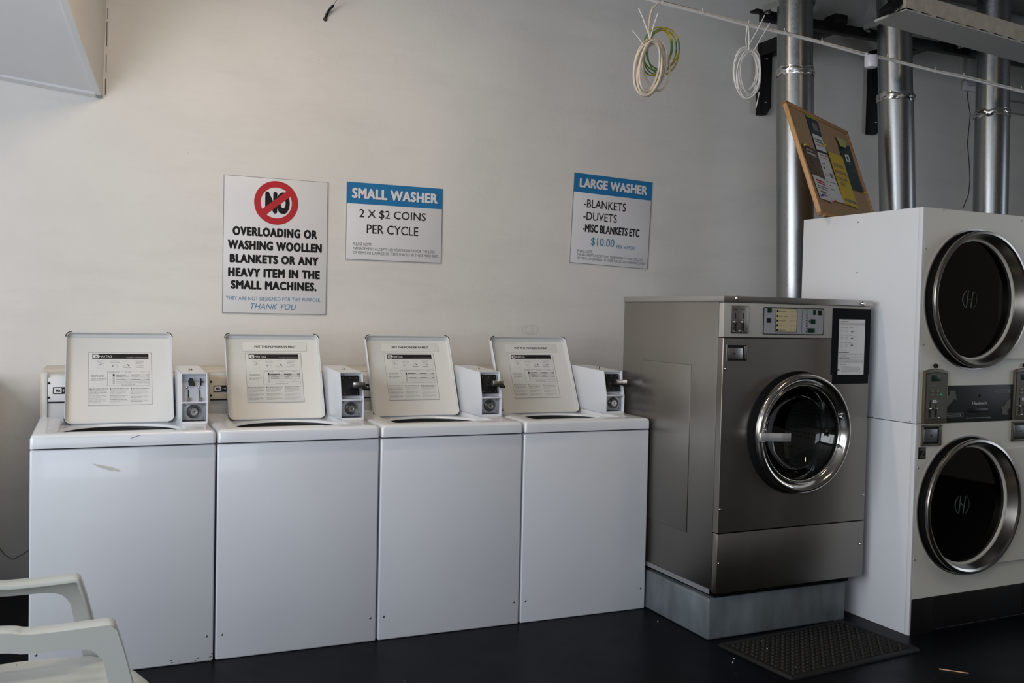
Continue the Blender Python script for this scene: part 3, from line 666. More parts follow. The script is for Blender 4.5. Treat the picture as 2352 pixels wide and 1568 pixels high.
cf = MB().box(0, sw, 0, .034, zc, z1-.028, 'control_silver', .002).build('control_fascia', o)
# coin plate
pa, pb = SF.loc(1679.5, 702), SF.loc(1718, 766); q = MB().box(pa.x, pb.x, -.003, .002, pb.z, SF.loc(1718, 702).z, 'brushed_steel', .002).build('coin_plate', cf)
for k, (u, ut) in enumerate(((1686.5, 1688.5), (1704.5, 1706.5))):
    a = SF.loc(ut, 719); b = SF.loc(ut, 760); MB().box(a.x-.0015, a.x+.0015, -.004, .0, SF.loc(ut, 732).z, a.z, 'key_hole').build('coin_slot', q)
    e = SF.loc(u, 739); MB().lathe([(0, -.012), (.005, -.011), (.008, -.006), (.006, 0)], (e.x, -.002, e.z), 1, 'chrome', 14).build('reject_button', q)
    l = MB().box(a.x-.0035, a.x+.0035, -.006, 0, b.z, e.z, 'key_hole'); l.build('return_slot', q)
    l = MB().box(a.x-.012, a.x+.014, -.016, -.002, b.z-.004, b.z+.0015, 'chrome', .001); l.build('coin_lip', q)
t = MB()
for u in (1688, 1706): a = SF.loc(u-4, 711); b = SF.loc(u+4, 711); text(t, '1.00' if u < 1700 else '1.00', a.x, b.x, a.z-.003, a.z+.004, -.0036, 'black_ink')
t.build('coin_marking', q)
# display
a, b = SF.loc(1753, 705), SF.loc(1890, 770); top = SF.loc(1822, 707).z; bot = SF.loc(1822, 768.5).z
d = MB(); d.add([(x, -.003, z) for x, _, z in rrect(a.x, b.x, bot, top, .008, 4, 0, 'xz')], [list(range(20))], 'black_plastic'); d.box(a.x+.002, b.x-.002, -.0028, .002, bot+.002, top-.002, 'black_plastic')
d.add([(x, -.0036, z) for x, _, z in rrect(a.x+.0035, b.x-.0035, bot+.0035, top-.0035, .007, 4, 0, 'xz')], [list(range(20))], 'display_grey')
dp = d.build('control_display', cf)
Xd = lambda u: a.x+(u-645)/(2045-645)*(b.x-a.x); Zd = lambda v: top-(v-(178))/(790-178)*(top-bot)
t = MB(); y = -.0040
rect(t, Xd(918), Xd(1412), Zd(735), Zd(195), y, 'black_ink'); rect(t, Xd(928), Xd(1402), Zd(725), Zd(205), y-.0003, 'display_yellow')
for k, nme in enumerate(('Hot wash', 'Color wash', 'Synthetic', 'Nylon', 'Delicates')):
    v = 262+k*106; rect(t, Xd(940), Xd(980), Zd(v+24), Zd(v-22), y-.0006, 'black_ink')
    ln = (165, 200, 160, 95, 155)[k]; text(t, nme, Xd(990), Xd(990+ln), Zd(v+18), Zd(v-16), y-.0006, 'black_ink', off=.01, shear=.2)
    for uu in (1255, 1345): outline(t, Xd(uu), Xd(uu+50), Zd(v+16), Zd(v-14), y-.0006, .0008, 'grey_ink')
outline(t, Xd(1522), Xd(1662), Zd(748), Zd(218), y-.0003, .0012, 'black_ink')
for k in range(8):
    v = 262+k*65; c = (Xd(1632), Zd(v)); t.lathe([(0, -.0046), (.0024, -.0046), (.0024, -.0036)], (c[0], 0, c[1]), 1, 'black_ink', 10); rect(t, Xd(1545), Xd(1595), Zd(v+6), Zd(v-6), y-.0003, 'pale_ink')
rect(t, Xd(1690), Xd(1705), Zd(505), Zd(450), y-.0003, 'black_ink')
c = SF.loc(1884, 737); t.lathe([(.007, -.0045), (.008, -.0045)], (Xd(1935), 0, Zd(485)), 1, 'pale_ink', 16)
t.build('display_print', dp)
for (u0, u1, v0, v1, m) in ((730, 825, 200, 300, 'led_green'), (718, 815, 425, 525, 'black_plastic'), (1780, 1845, 215, 325, 'led_green'), (1900, 1992, 225, 330, 'black_plastic'), (1728, 1838, 425, 532, 'led_green'), (1670, 1830, 635, 735, 'led_green')):
    MB().box(Xd(u0), Xd(u1), -.0055, -.003, Zd(v1), Zd(v0), m, .0008).build('push_button', dp)
# drawer pull
a, b = SF.loc(1670.5, 789), SF.loc(1716, 831); zt = SF.loc(1700, 790).z; zb = SF.loc(1700, 830.5).z
g = MB(); t_ = .004
g.box(a.x-.004, b.x, -.003, .004, zt-t_, zt, 'steel_trim'); g.box(a.x-.004, b.x, -.003, .004, zb, zb+t_, 'steel_trim'); g.box(b.x-t_, b.x, -.003, .004, zb, zt, 'steel_trim'); g.box(a.x-.004, a.x, -.003, .004, zb, zt, 'steel_trim')
g.box(a.x, b.x-t_, -.0005, .002, zb+t_, zt-t_, 'black_plastic'); dr = g.build('coin_vault', o)
MB().box(a.x+.001, a.x+(b.x-a.x)*.75, -.004, .002, zb+.010, zt-.016, 'steel_trim', .003).build('vault_door', dr)
MB().box(a.x+(b.x-a.x)*.75+.009, b.x-.006, -.002, .002, zb+.010, zt-.008, 'steel_trim', .002).build('side_lip', dr)
MB().lathe([(0, -.0048), (.0042, -.0048), (.0042, 0)], (a.x+.034, 0, (zt+zb)/2-.003), 1, 'key_hole', 12).build('keyhole', dr)
for (u, v, yy) in ((1666, 847, 0), (1654, 1170.5, 0), (1649, 1294, 0), (1982, 1136, 0), (1975, 1248, 0), (1693, 685, -.006), (1982, 697, -.006)):
    p = SF.loc(u, v, 1, yy); k = 1.7 if v < 700 else 1
    MB().lathe([(0, -.006*k), (.0035*k, -.0055*k), (.0058*k, -.002), (.0062*k, .0)], (min(max(p.x, .009), sw-.010), yy, p.z), 1, 'chrome', 14).build('screw', o)
# round door: gasket, chrome ring, glass bowl, handle, hinge screws; drum behind
R = rad
MB().lathe([(R*1.03, 0), (R*1.02, -.012), (R*.98, -.028), (R*.93, -.028), (R*.92, .03)], (cx_-.008, 0, cz_), 1, 'black_rubber', 72).build('door_gasket', o)
dr = MB().lathe([(R*.985, -.020), (R*1.0, -.032), (R*.995, -.042), (R*.975, -.050), (R*.945, -.053), (R*.91, -.051), (R*.875, -.043), (R*.845, -.031), (R*.825, -.024), (R*.812, -.024), (R*.802, -.030), (R*.792, -.029), (R*.785, -.020), (R*.782, .0)], (cx_, 0, cz_), 1, 'door_chrome', 96).build('door', o, smooth=60)
MB().lathe([(R*.775, -.006), (R*.74, .004), (R*.70, .03), (R*.62, .055), (R*.45, .075), (R*.2, .084), (.001, .086), (.001, .081), (R*.2, .079), (R*.45, .070), (R*.615, .050), (R*.69, .026), (R*.73, .0), (R*.775, -.011), (R*.775, -.006)], (cx_, 0, cz_), 1, 'washer_glass', 72).build('door_glass', dr, smooth=60)
ha, hb = SF.loc(1746.6, 993, 1, -.06), SF.loc(1815.7, 1014.5, 1, -.095)
hd = MB(); hz0, hz1 = SF.loc(1780, 1013, 1, -.07).z, SF.loc(1780, 994, 1, -.07).z; xm = ha.x+(hb.x-ha.x)*.3; xn = ha.x+(hb.x-ha.x)*.7
hd.prism([(ha.x, -.046), (ha.x, -.060), (xm, -.068), (xn, -.088), (hb.x, -.098), (hb.x, -.090), (xn, -.080), (xm, -.058), (xm, -.046)], 2, hz0, hz1, 'handle_metal', r=.0015)
hd.build('door_handle', dr)
for (u, v) in ((1933, 960), (1929, 1024), (1755, 986), (1752, 1014)):
    p = SF.loc(u, v, 1, -.05); MB().lathe([(0, -.058), (.004, -.057), (.0065, -.050), (.0065, -.035)], (p.x, 0, p.z), 1, 'chrome', 12).build('screw', dr)
dm = MB().lathe([(R*.72, .06), (R*1.05, .09), (R*1.05, .46), (0.001, .46)], (cx_, 0, cz_), 1, 'drum_perforated', 64)
dm.build('drum', o, smooth=30)
# instruction sheet framed with black tape
a = SF.loc(1911, 708); b = SF.loc(2001.6, 884); za = SF.loc(1955, 709).z; zb = SF.loc(1950, 881).z; xb = sw-.002
x0_ = SF.loc(1910, 790).x; n = MB()
px0, px1, pz1, pz0 = SF.loc(1925, 795).x, SF.loc(1985, 795).x, SF.loc(1955, 733).z, SF.loc(1955, 860).z
for bx in ((x0_, xb, pz1, za), (x0_+.01, xb-.004, zb, pz0), (x0_, px0, pz0, pz1), (px1, xb, pz0, pz1)): n.box(bx[0], bx[1], -.0016, .0, bx[2], bx[3], 'black_tape')
nt_ = n.build('tape_border', o)
t = MB(); t.box(px0-.004, px1+.004, -.001, .0, pz0-.004, pz1+.004, 'paper'); y = -.0013
Xp = lambda u: px0+(u-190)/(640-190)*(px1-px0); Zp = lambda v: pz1-(v-310)/(1275-310)*(pz1-pz0)
text(t, 'OPERATING INSTRUCTIONS', Xp(225), Xp(455), Zp(328), Zp(314), y, 'black_ink', off=.01)
for k, (u0, u1, v) in enumerate(((225, 350, 350), (225, 325, 845), (200, 372, 888), (200, 340, 950), (200, 380, 996), (200, 340, 1100), (200, 390, 1138))): dashes(t, Xp(u0), Xp(u1), Zp(v+6), .0024, y, 'black_ink', 300+k)
for k, v in enumerate((375, 388, 401, 414, 910, 925, 968, 1020, 1034, 1048, 1062, 1155, 1168, 1190, 1203, 1216, 1238)): dashes(t, Xp(200 if v < 1150 else 255), Xp(635 if v < 1150 else 585), Zp(v+5), .0017, y, 'shadow_ink', 330+k)
for r_ in range(3):
    for c_ in range(2):
        cx2, cz2 = Xp(245+c_*78), Zp(502+r_*135); t.lathe([(.0062, y), (.0072, y)], (cx2, 0, cz2), 1, 'grey_ink', 16); dashes(t, Xp(215+c_*75), Xp(268+c_*75), Zp(460+r_*132), .002, y, 'grey_ink', 400+r_*2+c_)
    rect(t, Xp(400), Xp(440), Zp(535+r_*120), Zp(512+r_*120), y, 'grey_ink'); outline(t, Xp(450), Xp(500), Zp(525+r_*130), Zp(475+r_*130), y, .0006, 'pale_ink'); dashes(t, Xp(360), Xp(430), Zp(458+r_*134), .0018, y, 'grey_ink', 410+r_)
rect(t, Xp(190), Xp(222), Zp(1210), Zp(1172), y, 'grey_ink')
t.build('instruction_sheet', o)

# ------------------------------------------------------------------ stacked dryer
DO, DY = (3.523, -.728, 0), .032; DF = Frame(DO, DY); dw, dd, dh, ds = .865, .74, 1.892, .940
o = thing('stacked_dryer', 'tall white stacked tumble dryer with two round glass doors, at the right edge', 'tumble dryer', DO, DY)
shell(0, dw, .022, dd, ds+.0015, dh, 'dryer_white').build('upper_cabinet', o)
shell(0, dw, .022, dd, .0, ds-.0015, 'dryer_white').build('lower_cabinet', o)
fl = MB().box(0, .012, -.001, .022, ds+.0015, dh, 'dryer_white', .002); fl.box(0, .012, -.001, .022, 0, ds-.0015, 'dryer_white', .002); fl.build('side_flange', o)
kz = DF.loc(2092, 1378).z
rc = []
for (u, v, vt, vb) in ((2262, 688, 532, 844), (2240, 1164, 1008, 1321)):
    p = DF.loc(u, v, 1, -.05); r_ = (DF.loc(u, vt, 1, -.05).z-DF.loc(u, vb, 1, -.05).z)/2; rc.append((p.x, p.z, r_))
rr = (rc[0][2]+rc[1][2])/2; xc = (rc[0][0]+rc[1][0])/2
for k, (x_, z_, r_) in enumerate(rc):
    lo, hi = ((ds+.0015, dh) if k == 0 else (kz, ds-.0015))
    hole_panel(.013, dw, lo, hi, xc, z_, rr*.86, 0, .022, 'dryer_almond', n=80).build('front_panel', o, smooth=30)
    MB().lathe([(rr*.88, .022), (rr*.88, .42), (.001, .42)], (xc, 0, z_), 1, 'dryer_dark', 48).build('drum', o)
    d = MB().lathe([(rr*1.035, -.0005), (rr*1.035, -.006), (rr*1.015, -.006)], (xc-.002, 0, z_), 1, 'steel_trim', 96); d.build('door_surround', o)
    d = MB().lathe([(rr*1.01, -.001), (rr*.985, -.006), (rr*.985, -.036)], (xc, 0, z_), 1, 'black_rubber', 96).build('door_gasket', o)
    d = MB().lathe([(rr*.98, -.03), (rr*1.0, -.036), (rr*1.0, -.046), (rr*.99, -.050), (rr*.955, -.052), (rr*.925, -.047), (rr*.90, -.02), (rr*.865, .016), (rr*.86, .024), (rr*.83, .024)], (xc, 0, z_), 1, 'satin_metal', 96).build('door', o, smooth=35)
    MB().lathe([(rr*.862, .012), (rr*.4, .011), (.001, .011), (.001, .016), (rr*.862, .017)], (xc, 0, z_), 1, 'dryer_glass', 72).build('door_glass', d)
    # ring emblem with a slanted H
    e = MB(); rm = .046; y = .0098; xe = xc-.018
    for s0 in (1, -1):
        arc = [(xe+s0*rm*math.cos(a), y, z_+s0*rm*math.sin(a)) for a in [math.radians(-62+i*12) for i in range(11)]]
        e.tube(arc, .0028, 'emblem_print', 5)
    e.tube([(xe-.020, y, z_-.036), (xe-.010, y, z_+.040)], .003, 'emblem_print', 5); e.tube([(xe+.008, y, z_-.040), (xe+.020, y, z_+.036)], .003, 'emblem_print', 5); e.tube([(xe-.016, y, z_+(.0 if k == 0 else .012)), (xe+.014, y, z_+(.0 if k == 0 else -.012))], .003, 'emblem_print', 5)
    e.build('emblem', d)
    za, zb = (DF.loc(2329, 561).z, DF.loc(2318, 823).z) if k == 0 else (DF.loc(2302, 1031).z, DF.loc(2295, 1288).z)
    hp = MB(); poly = []
    n_ = 14; zt, zb2 = za, zb
    for i in range(n_+1):
        zz = zb2+(zt-zb2)*i/n_; dz = zz-z_; xx = xc+math.sqrt(max((rr*1.04)**2-dz*dz, .0)) ; poly.append((xx, zz))
    poly = poly+[(dw-.004, zt), (dw-.004, zb2)]
    hp.prism(poly, 1, -.018, .0, 'dryer_almond', r=0); hp.build('hinge_cover', o)
# logo strip
z_a, z_b = DF.loc(2248, 884).z, DF.loc(2248, 967).z; xa, xb2 = DF.loc(2170, 925).x, DF.loc(2324.5, 925).x
ls = MB().box(xa-.004, xb2+.004, -.004, .002, z_b, z_a, 'dryer_dark', .001).build('control_strip', o)
S9, O9 = 5.6, (2080, 820)
def d9(x, y_, yy=-.0046): return DF.loc(O9[0]+x/S9, O9[1]+y_/S9, 1, yy)
t = MB()
a, b = d9(855, 612), d9(1045, 566); text(t, 'Huebsch', a.x, b.x, a.z, b.z, -.0048, 'pale_ink', off=.03)
a, b = d9(775, 795), d9(1100, 762); dashes(t, a.x, b.x, a.z+.002, .0035, -.0046, 'grey_ink', 77)
for pl in (((553, 432), (642, 430), (660, 558), (630, 535), (575, 600), (525, 655), (523, 530), (572, 470)), ((1352, 528), (1350, 640), (1305, 690), (1322, 738), (1245, 738), (1228, 625), (1260, 640), (1300, 570))):
    ps = [d9(*p) for p in pl]; t.add([(p.x, -.0048, p.z) for p in ps], [list(range(len(ps)))], 'arrow_olive')
for (x_a, x_b, y_a, y_b) in ((520, 745, 775, 715), (1155, 1372, 465, 410)):
    a, b = d9(x_a, y_a), d9(x_b, y_b); outline(t, a.x, b.x, a.z, b.z, -.0048, .0012, 'grey_ink'); rect(t, a.x+.006, a.x+.008, a.z+.004, b.z-.004, -.0048, 'pale_ink'); rect(t, b.x-.022, b.x-.019, a.z+.004, b.z-.004, -.0048, 'pale_ink')
    dashes(t, a.x+.014, b.x-.026, (a.z+b.z)/2-.001, .0025, -.0048, 'grey_ink', int(x_a)); outline(t, a.x+.012, b.x-.024, a.z+.003, b.z-.003, -.0048, .0008, 'grey_ink')
t.build('strip_print', ls)
a = d9(955, 490); MB().lathe([(0, -.007), (.005, -.0065), (.0075, -.004)], (a.x, 0, a.z), 1, 'black_plastic', 16).build('lock', ls)
a, b = d9(800, 715), d9(1060, 655); MB().box(a.x, b.x, -.007, -.004, a.z, b.z, 'black_plastic', .002).build('finger_grip', ls)
# control panels and coin vaults, one per pocket
PW = DF.loc(2171, 905).x-DF.loc(2118, 905).x
def control_panel(xl):
    zt, zb = DF.loc(2146, 846).z, ds+.001; w = PW
    arch = [(xl+w*i/8, zt-.012+.012*math.sin(PI*i/8)) for i in range(9)]
    poly = [(xl, zb), *arch, (xl+w, zb)]
    b = MB(); b.prism(poly, 1, -.014, .002, 'bezel_olive', r=.0015); p = b.build('control_panel', o)
    i_ = .006; inner = [(xl+i_+(w-2*i_)*i/8, zt-.022+.008*math.sin(PI*i/8)) for i in range(9)]
    b = MB(); b.prism([(xl+i_, zb+.018), *inner, (xl+w-i_, zb+.018)], 1, -.0145, -.013, 'dryer_dark'); b.build('panel_recess', p)
    b = MB(); b.prism([(xl+i_+.003, zb+.020), *[(x+(.003 if x < xl+w/2 else -.003), z-.004) for x, z in inner], (xl+w-i_-.003, zb+.020)], 1, -.0155, -.0144, 'arrow_olive'); b.build('keypad', p)
    H_ = zt-zb; zz = lambda f: zt-H_*f; xx = lambda f: xl+w*f; y = -.0155
    MB().box(xx(.25), xx(.64), y-.002, y, zz(.225), zz(.12), 'led_green', .001).build('display', p)
    for fx in (.20, .43):
        for fz in (.42, .49): MB().box(xx(fx), xx(fx+.16), y-.0012, y, zz(fz+.025), zz(fz-.025), 'bezel_olive', .0005).build('push_button', p)
    MB().lathe([(0, y-.004), (.005, y-.0035), (.0065, y)], (xx(.70), 0, zz(.475)), 1, 'button_green', 16).build('start_button', p)
    q = MB(); q.add([(x, y-.001, z) for x, _, z in rrect(xx(.32), xx(.52), zz(.625), zz(.57), .004, 4, 0, 'xz')], [list(range(20))], 'paper'); text(q, '$1', xx(.37), xx(.47), zz(.612), zz(.583), y-.0014, 'grey_ink')
    dashes(q, xx(.23), xx(.5), zz(.31), .0025, y-.001, 'grey_ink', 5); q.build('panel_print', p)
    for fx in (.22, .48):
        MB().box(xx(fx), xx(fx)+.0028, y-.0015, y, zz(.70), zz(.57), 'key_hole').build('coin_slot', p)
        MB().lathe([(0, y-.012), (.004, y-.011), (.006, y-.005), (.005, y)], (xx(fx)-.004, 0, zz(.725)), 1, 'chrome', 12).build('reject_button', p)
        MB().box(xx(fx)-.0025, xx(fx)+.0045, y-.003, y, zz(.88), zz(.74), 'key_hole').build('return_slot', p)
        MB().box(xx(fx)-.004, xx(fx)+.014, y-.010, y, zz(.895), zz(.885), 'chrome', .0008).build('coin_lip', p)
    MB().lathe([(0, -.016), (.005, -.015), (.0095, -.010), (.0095, 0)], (xx(.5), 0, zt+.012), 1, 'black_plastic', 20).build('key_switch', o)
    vz1, vz0 = DF.loc(2140, 975.5).z, DF.loc(2138, 1023).z; vw = w*.83
    g = MB(); t_ = .008
    g.box(xl, xl+vw, -.010, 0, vz1-t_, vz1, 'bezel_olive', .001); g.box(xl, xl+vw, -.010, 0, vz0, vz0+t_, 'bezel_olive', .001); g.box(xl, xl+t_, -.010, 0, vz0, vz1, 'bezel_olive', .001); g.box(xl+vw-t_-.006, xl+vw, -.010, 0, vz0, vz1, 'bezel_olive', .001)
    g.box(xl+t_, xl+vw-t_, -.002, 0, vz0+t_, vz1-t_, 'black_plastic'); vb = g.build('coin_vault', o)
    MB().box(xl+.007, xl+vw*.76, -.013, -.002, vz0+.017, vz1-.017, 'steel_dim', .003).build('vault_door', vb)
    MB().lathe([(0, -.0138), (.004, -.0138), (.0045, -.012)], (xl+vw*.43, 0, (vz0+vz1)/2), 1, 'key_hole', 14).build('keyhole', vb)
control_panel(DF.loc(2118, 905).x); control_panel(DF.loc(2325, 905).x)
a, b = DF.loc(2108.6, 1054), DF.loc(2126, 1026); a.x = max(a.x, .014)
np_ = MB().box(a.x, b.x, -.002, .0, a.z, b.z, 'black_plastic', .0005).build('number_plate', o); t = MB(); text(t, '2', a.x+.005, b.x-.005, a.z+.006, b.z-.006, -.0024, 'bezel_olive', off=.0); t.build('numeral', np_)
k1 = DF.loc(2144, 1400).x
MB().box(.013, k1-.001, -.002, .022, .0, kz-.002, 'dryer_kick', .001).build('kick_plate', o); MB().box(k1+.001, dw-.13, -.004, .022, .012, kz-.001, 'dryer_kick', .001).build('kick_plate', o); MB().box(dw-.128, dw, -.002, .022, .012, kz-.002, 'dryer_kick', .001).build('kick_plate', o)
for (u, v) in ((2168, 483), (2347, 506), (2126, 572), (2120, 791), (2108, 1074), (2097, 1286)):
    p = DF.loc(u, v); MB().lathe([(0, -.004), (.003, -.0035), (.0045, 0)], (max(p.x, .02), 0, p.z), 1, 'screw_metal', 10).build('screw', o)
for (u, v) in ((1971, 510), (1969, 626), (2093, 968), (2004, 957), (1981, 1419), (2068, 1454)):
    p = DF.loc(u, v, 0, 0); MB().lathe([(0, -.003), (.003, -.0025), (.004, 0)], (0, max(p.y, .03), p.z), 0, 'screw_metal', 10).build('screw', o)

# ------------------------------------------------------------------ exhaust pipes
YP = .37; rp = .0975
pipe_lab = ['galvanised exhaust pipe nearest the washers, rising behind the steel machine', 'galvanised exhaust pipe in the middle, rising behind the dryer top beside the cork board', 'galvanised exhaust pipe furthest right, rising behind the dryer']
PX = []
for k, (u0, v0, u1, v1, vj) in enumerate(((1826, 20, 1826, 560, 158), (2055, 100, 2061, 470, 217), (2281, 140, 2275, 470, 255))):
    a, b = at(u0, v0, 1, YP), at(u1, v1, 1, YP); d = (a-b)/(a.z-b.z); zj = at((u0+u1)/2, vj-4, 1, YP-rp).z
    P = lambda z_: b+d*(z_-b.z)
    PX.append(P(2.9).x)
    o = thing('exhaust_pipe', pipe_lab[k], 'duct', P(0), 0, 'galvanised exhaust pipes by the wall')
    def seg(z_a, z_b, r1, name):
        mb = MB(); q0, q1 = P(z_a)-P(0), P(z_b)-P(0)
        mb.loft([[(q.x+r1*math.cos(2*PI*i/64), q.y+r1*math.sin(2*PI*i/64), q.z) for i in range(64)] for q in (q0, q1)], 'galvanised'); return mb.build(name, o)
    seg(.02 if k == 0 else .3, zj, rp+.0015, 'lower_pipe'); seg(zj-.03, ZC-.002, rp-.003, 'upper_pipe')
    # crumpled foil tape on the joint
    f = MB(); rnd = random.Random(40+k); n_ = 44; loops = []; wob = [rnd.uniform(-.010, .010) for _ in range(n_)]
    for j in range(6):
        zz = zj-.024+j*.0085; l = []
        for i in range(n_):
            w2 = (wob[i]+wob[(i+1) % n_])/2; r_ = rp+.0025+(rnd.uniform(.001, .009) if j in (1, 3) else rnd.uniform(0, .003)); q = P(zz+w2+rnd.uniform(-.002, .002))-P(0); l.append((q.x+r_*math.cos(2*PI*i/n_), q.y+r_*math.sin(2*PI*i/n_), q.z))
        loops.append(l)
    f.loft(loops, 'foil'); f.build('foil_tape', o, smooth=50)
    if k == 0:
        p = P(at(1835, 674, 1, YP-rp).z)-P(0)
        MB().box(p.x-.02, p.x+.115, p.y-.12, p.y+.10, p.z-.02, p.z+.004, 'lock_plate_metal', .002).build('pipe_flange', o)
# black wall brackets, rail, straps, big horizontal duct
YB = .55
for k, (ul, ur, vt, vb) in enumerate(((1735, 1760, 100, 265), (1987, 2012, 118, 309))):
    a, b = at(ul, vb, 1, YW), at(ur, vb, 1, YW); zt = at(ul, vt, 1, YW).z; w_ = b.x-a.x
    o = thing('wall_bracket', ['black steel wall bracket left of the first exhaust pipe', 'black steel wall bracket between the first and second exhaust pipes'][k], 'bracket', (a.x, YW, zt), 0, 'black steel brackets carrying the rail')
    MB().prism([(0, 0), (w_, 0), (w_, -(zt-a.z)+.05), (w_*.62, -(zt-a.z)), (0, -(zt-a.z))], 1, -.045, 0, 'black_steel', r=.002).build('upright', o)
    MB().prism([(-.045, 0), (-.045, -.085), (-(YW-YB)-.02, -.085), (-(YW-YB)-.06, -.045), (-(YW-YB)-.06, 0)], 0, 0, w_, 'black_steel', r=.002).build('arm', o)
    for zz in (-.10, -(zt-a.z)+.08): MB().lathe([(0, -.052), (.005, -.051), (.008, -.045)], (w_*.5, 0, zz), 1, 'screw_metal', 10).build('bolt', o)
za = at(2013, 73, 1, YB).z; xa = at(1730, 18, 1, YB).x
rail = MB(); rail.box(xa+.06, XR-.3, YB-.025, YB+.025, za-.052, za, 'black_steel', .002); rail.box(xa, xa+.12, YB-.03, YB+.03, za-.012, za-.002, 'black_steel', .001)
tag(rail.build('support_rail'), 'long black steel rail lying on the wall brackets behind the exhaust pipes', 'rail')
for k, (u, v, u2, v2) in enumerate(((1762, 12, 1783, 0), (1992, 76, 2022, 70), (2200, 122, 2243, 108))):
    px = PX[k]; zz = za-.012; s = MB(); xs = at(u, v, 1, YB-.04).x
    pth = [(xs, YB-.045, zz), (px-rp-.03, YB-.06, zz+.003)]+[(px-(rp+.004)*math.cos(a), YP-(rp+.004)*math.sin(a), zz+.03*math.sin(a)+.015) for a in [math.radians(-10+i*20) for i in range(11)]]+[(px+rp+.03, YB-.05, zz)]
    lo = []
    for q in pth: lo.append([(q[0], q[1], q[2]-.017), (q[0], q[1]-.004, q[2]-.017), (q[0], q[1]-.004, q[2]+.017), (q[0], q[1], q[2]+.017)])
    s.loft(lo, 'strap_grey', cap0=True, cap1=True)
    s.box(xs-.012, xs+.012, YB-.06, YB-.036, zz-.018, zz+.018, 'screw_metal', .003)
    tag(s.build('pipe_strap'), ['grey metal strap holding the first exhaust pipe to the rail', 'grey metal strap holding the middle exhaust pipe to the rail', 'grey metal strap holding the rightmost exhaust pipe to the rail'][k], 'pipe strap', 'straps tying the exhaust pipes to the rail')
d = MB().lathe([(.155, xa+.34), (.155, XR-.35)], (0, YB+.13, za+.157), 0, 'duct_grey', 48, caps=True); d.lathe([(.160, 4.4), (.160, 4.46)], (0, YB+.13, za+.157), 0, 'duct_grey', 48, caps=True)
tag(d.build('horizontal_duct'), 'wide grey horizontal duct resting on the black rail under the ceiling', 'duct')
# fluorescent batten hung in front of the pipes
YN, YFr = -.42, -.22
p0, p1 = at(2081, 23, 1, YN), at(2352, 101, 1, YN); q0 = at(2033, 41, 1, YFr); dr_ = (p1-p0).normalized()
hgt = (at(2269, 38, 1, YN).z-at(2269, 80, 1, YN).z)
e0, e1 = p0, p0+dr_*1.75; dep = Vector((0, YFr-YN, q0.z-p0.z))
dn = Vector((0, 0, hgt)); f = MB()
def slabp(a, b, dp, up, m): f.add([a, b, b+dp, a+dp, a+up, b+up, b+dp+up, a+dp+up], [[0, 1, 2, 3], [4, 5, 6, 7], [0, 1, 5, 4], [1, 2, 6, 5], [2, 3, 7, 6], [3, 0, 4, 7]], m)
f = MB(); dep = Vector((-.0, YFr-YN, -.004)); slabp(e0, e1, dep, Vector((0, 0, .012)), 'fixture_white'); slabp(e0+Vector((0, 0, .006)), e1+Vector((0, 0, .006)), Vector((0, .05, 0)), dn-Vector((0, 0, .006)), 'fixture_dusty'); slabp(e0+Vector((.08, .05, .012)), e1+Vector((0, .05, .012)), Vector((0, .12, 0)), dn-Vector((0, 0, .035)), 'fixture_white')
lo_ = thing('ceiling_batten', 'dusty white overhead batten crossing in front of the right-hand pipes', 'light fitting', (0, 0, 0))
f.build('batten_body', lo_)
c = MB(); Mq = Matrix.Translation(e0+Vector((-.035, .05, .02))); c.box(-.035, .065, -.03, .05, -.014, .022, 'black_steel', .006, Mq @ Matrix.Rotation(-.75, 4, 'Y')); c.tube([e0+Vector((-.03, .08, .06)), e0+Vector((-.02, .08, ZC-e0.z-.001))], .008, 'black_steel'); c.build('hanging_clamp', lo_)
MB().tube([e1+Vector((-.25, .1, .08)), e1+Vector((-.25, .1, ZC-e1.z-.001))], .008, 'black_steel').build('hanging_rod', lo_)
# ------------------------------------------------------------------ cables in front of the pipes
YC = .0
cp = [at(u, v, 1, YC) for u, v in ((1472, -6), (1519, 8), (1612, 31), (1719, 60), (1800, 77), (1887, 99), (1986, 127), (2035, 136), (2147, 164), (2218, 179), (2352, 212))]
c0 = cp[0]+(cp[0]-cp[1]).normalized()*1.2; cp = [c0]+cp+[cp[-1]+(cp[-1]-cp[-2]).normalized()*1.6]
o = thing('cable_run', 'long pale cable bundle strung in front of the exhaust pipes', 'cable', (0, 0, 0))
MB().tube(cp, .0065, 'cable_white').build('outer_cable', o); MB().tube([p+Vector((0, -.002, .009+.002*math.sin(i*2))) for i, p in enumerate(cp)], .0035, 'cable_cream').build('inner_cable', o)
MB().tube([p+Vector((0, .003, .013)) for p in cp], .0018, 'black_steel', 6).build('carrier_wire', o)
for (u, v) in ((1520, 8), (1613, 31), (1719, 60), (1801, 77), (1887, 98), (2037, 136), (2147, 165), (2213, 178), (2272, 192), (2345, 209)):
    p = at(u, v, 1, YC); t = MB().lathe([(.0105, -.002), (.0112, 0), (.0105, .002), (.0095, 0), (.0105, -.002)], (p.x, p.y, p.z+.003), 0, 'zip_white', 12); t.tube([(p.x, p.y, p.z+.012), (p.x+.001, p.y-.002, p.z+.026)], .0016, 'zip_white', 5); t.build('cable_tie', o)
def loop(u, v, ru, rv, tilt, y, ph=0, n=36, asym=0.0):
    pts = []
    for i in range(n):
        a = 2*PI*i/n; x = ru*math.cos(a)*(1+asym*math.sin(a)); z = rv*math.sin(a)
        xr = x*math.cos(tilt)-z*math.sin(tilt); zr = x*math.sin(tilt)+z*math.cos(tilt)
        pts.append(at(u+xr, v-zr, 1, y+.012*math.sin(a+ph)))
    return pts
def P2(l, y): return [at(1440+x/6.533, v/6.533, 1, y) for x, v in l]
o = thing('cable_coil', 'coil of cream twin cable hanging from the cable run, left of the white coil', 'cable', tuple(at(1494, 88, 1, -.01)), 0); b0 = Vector(o.location)
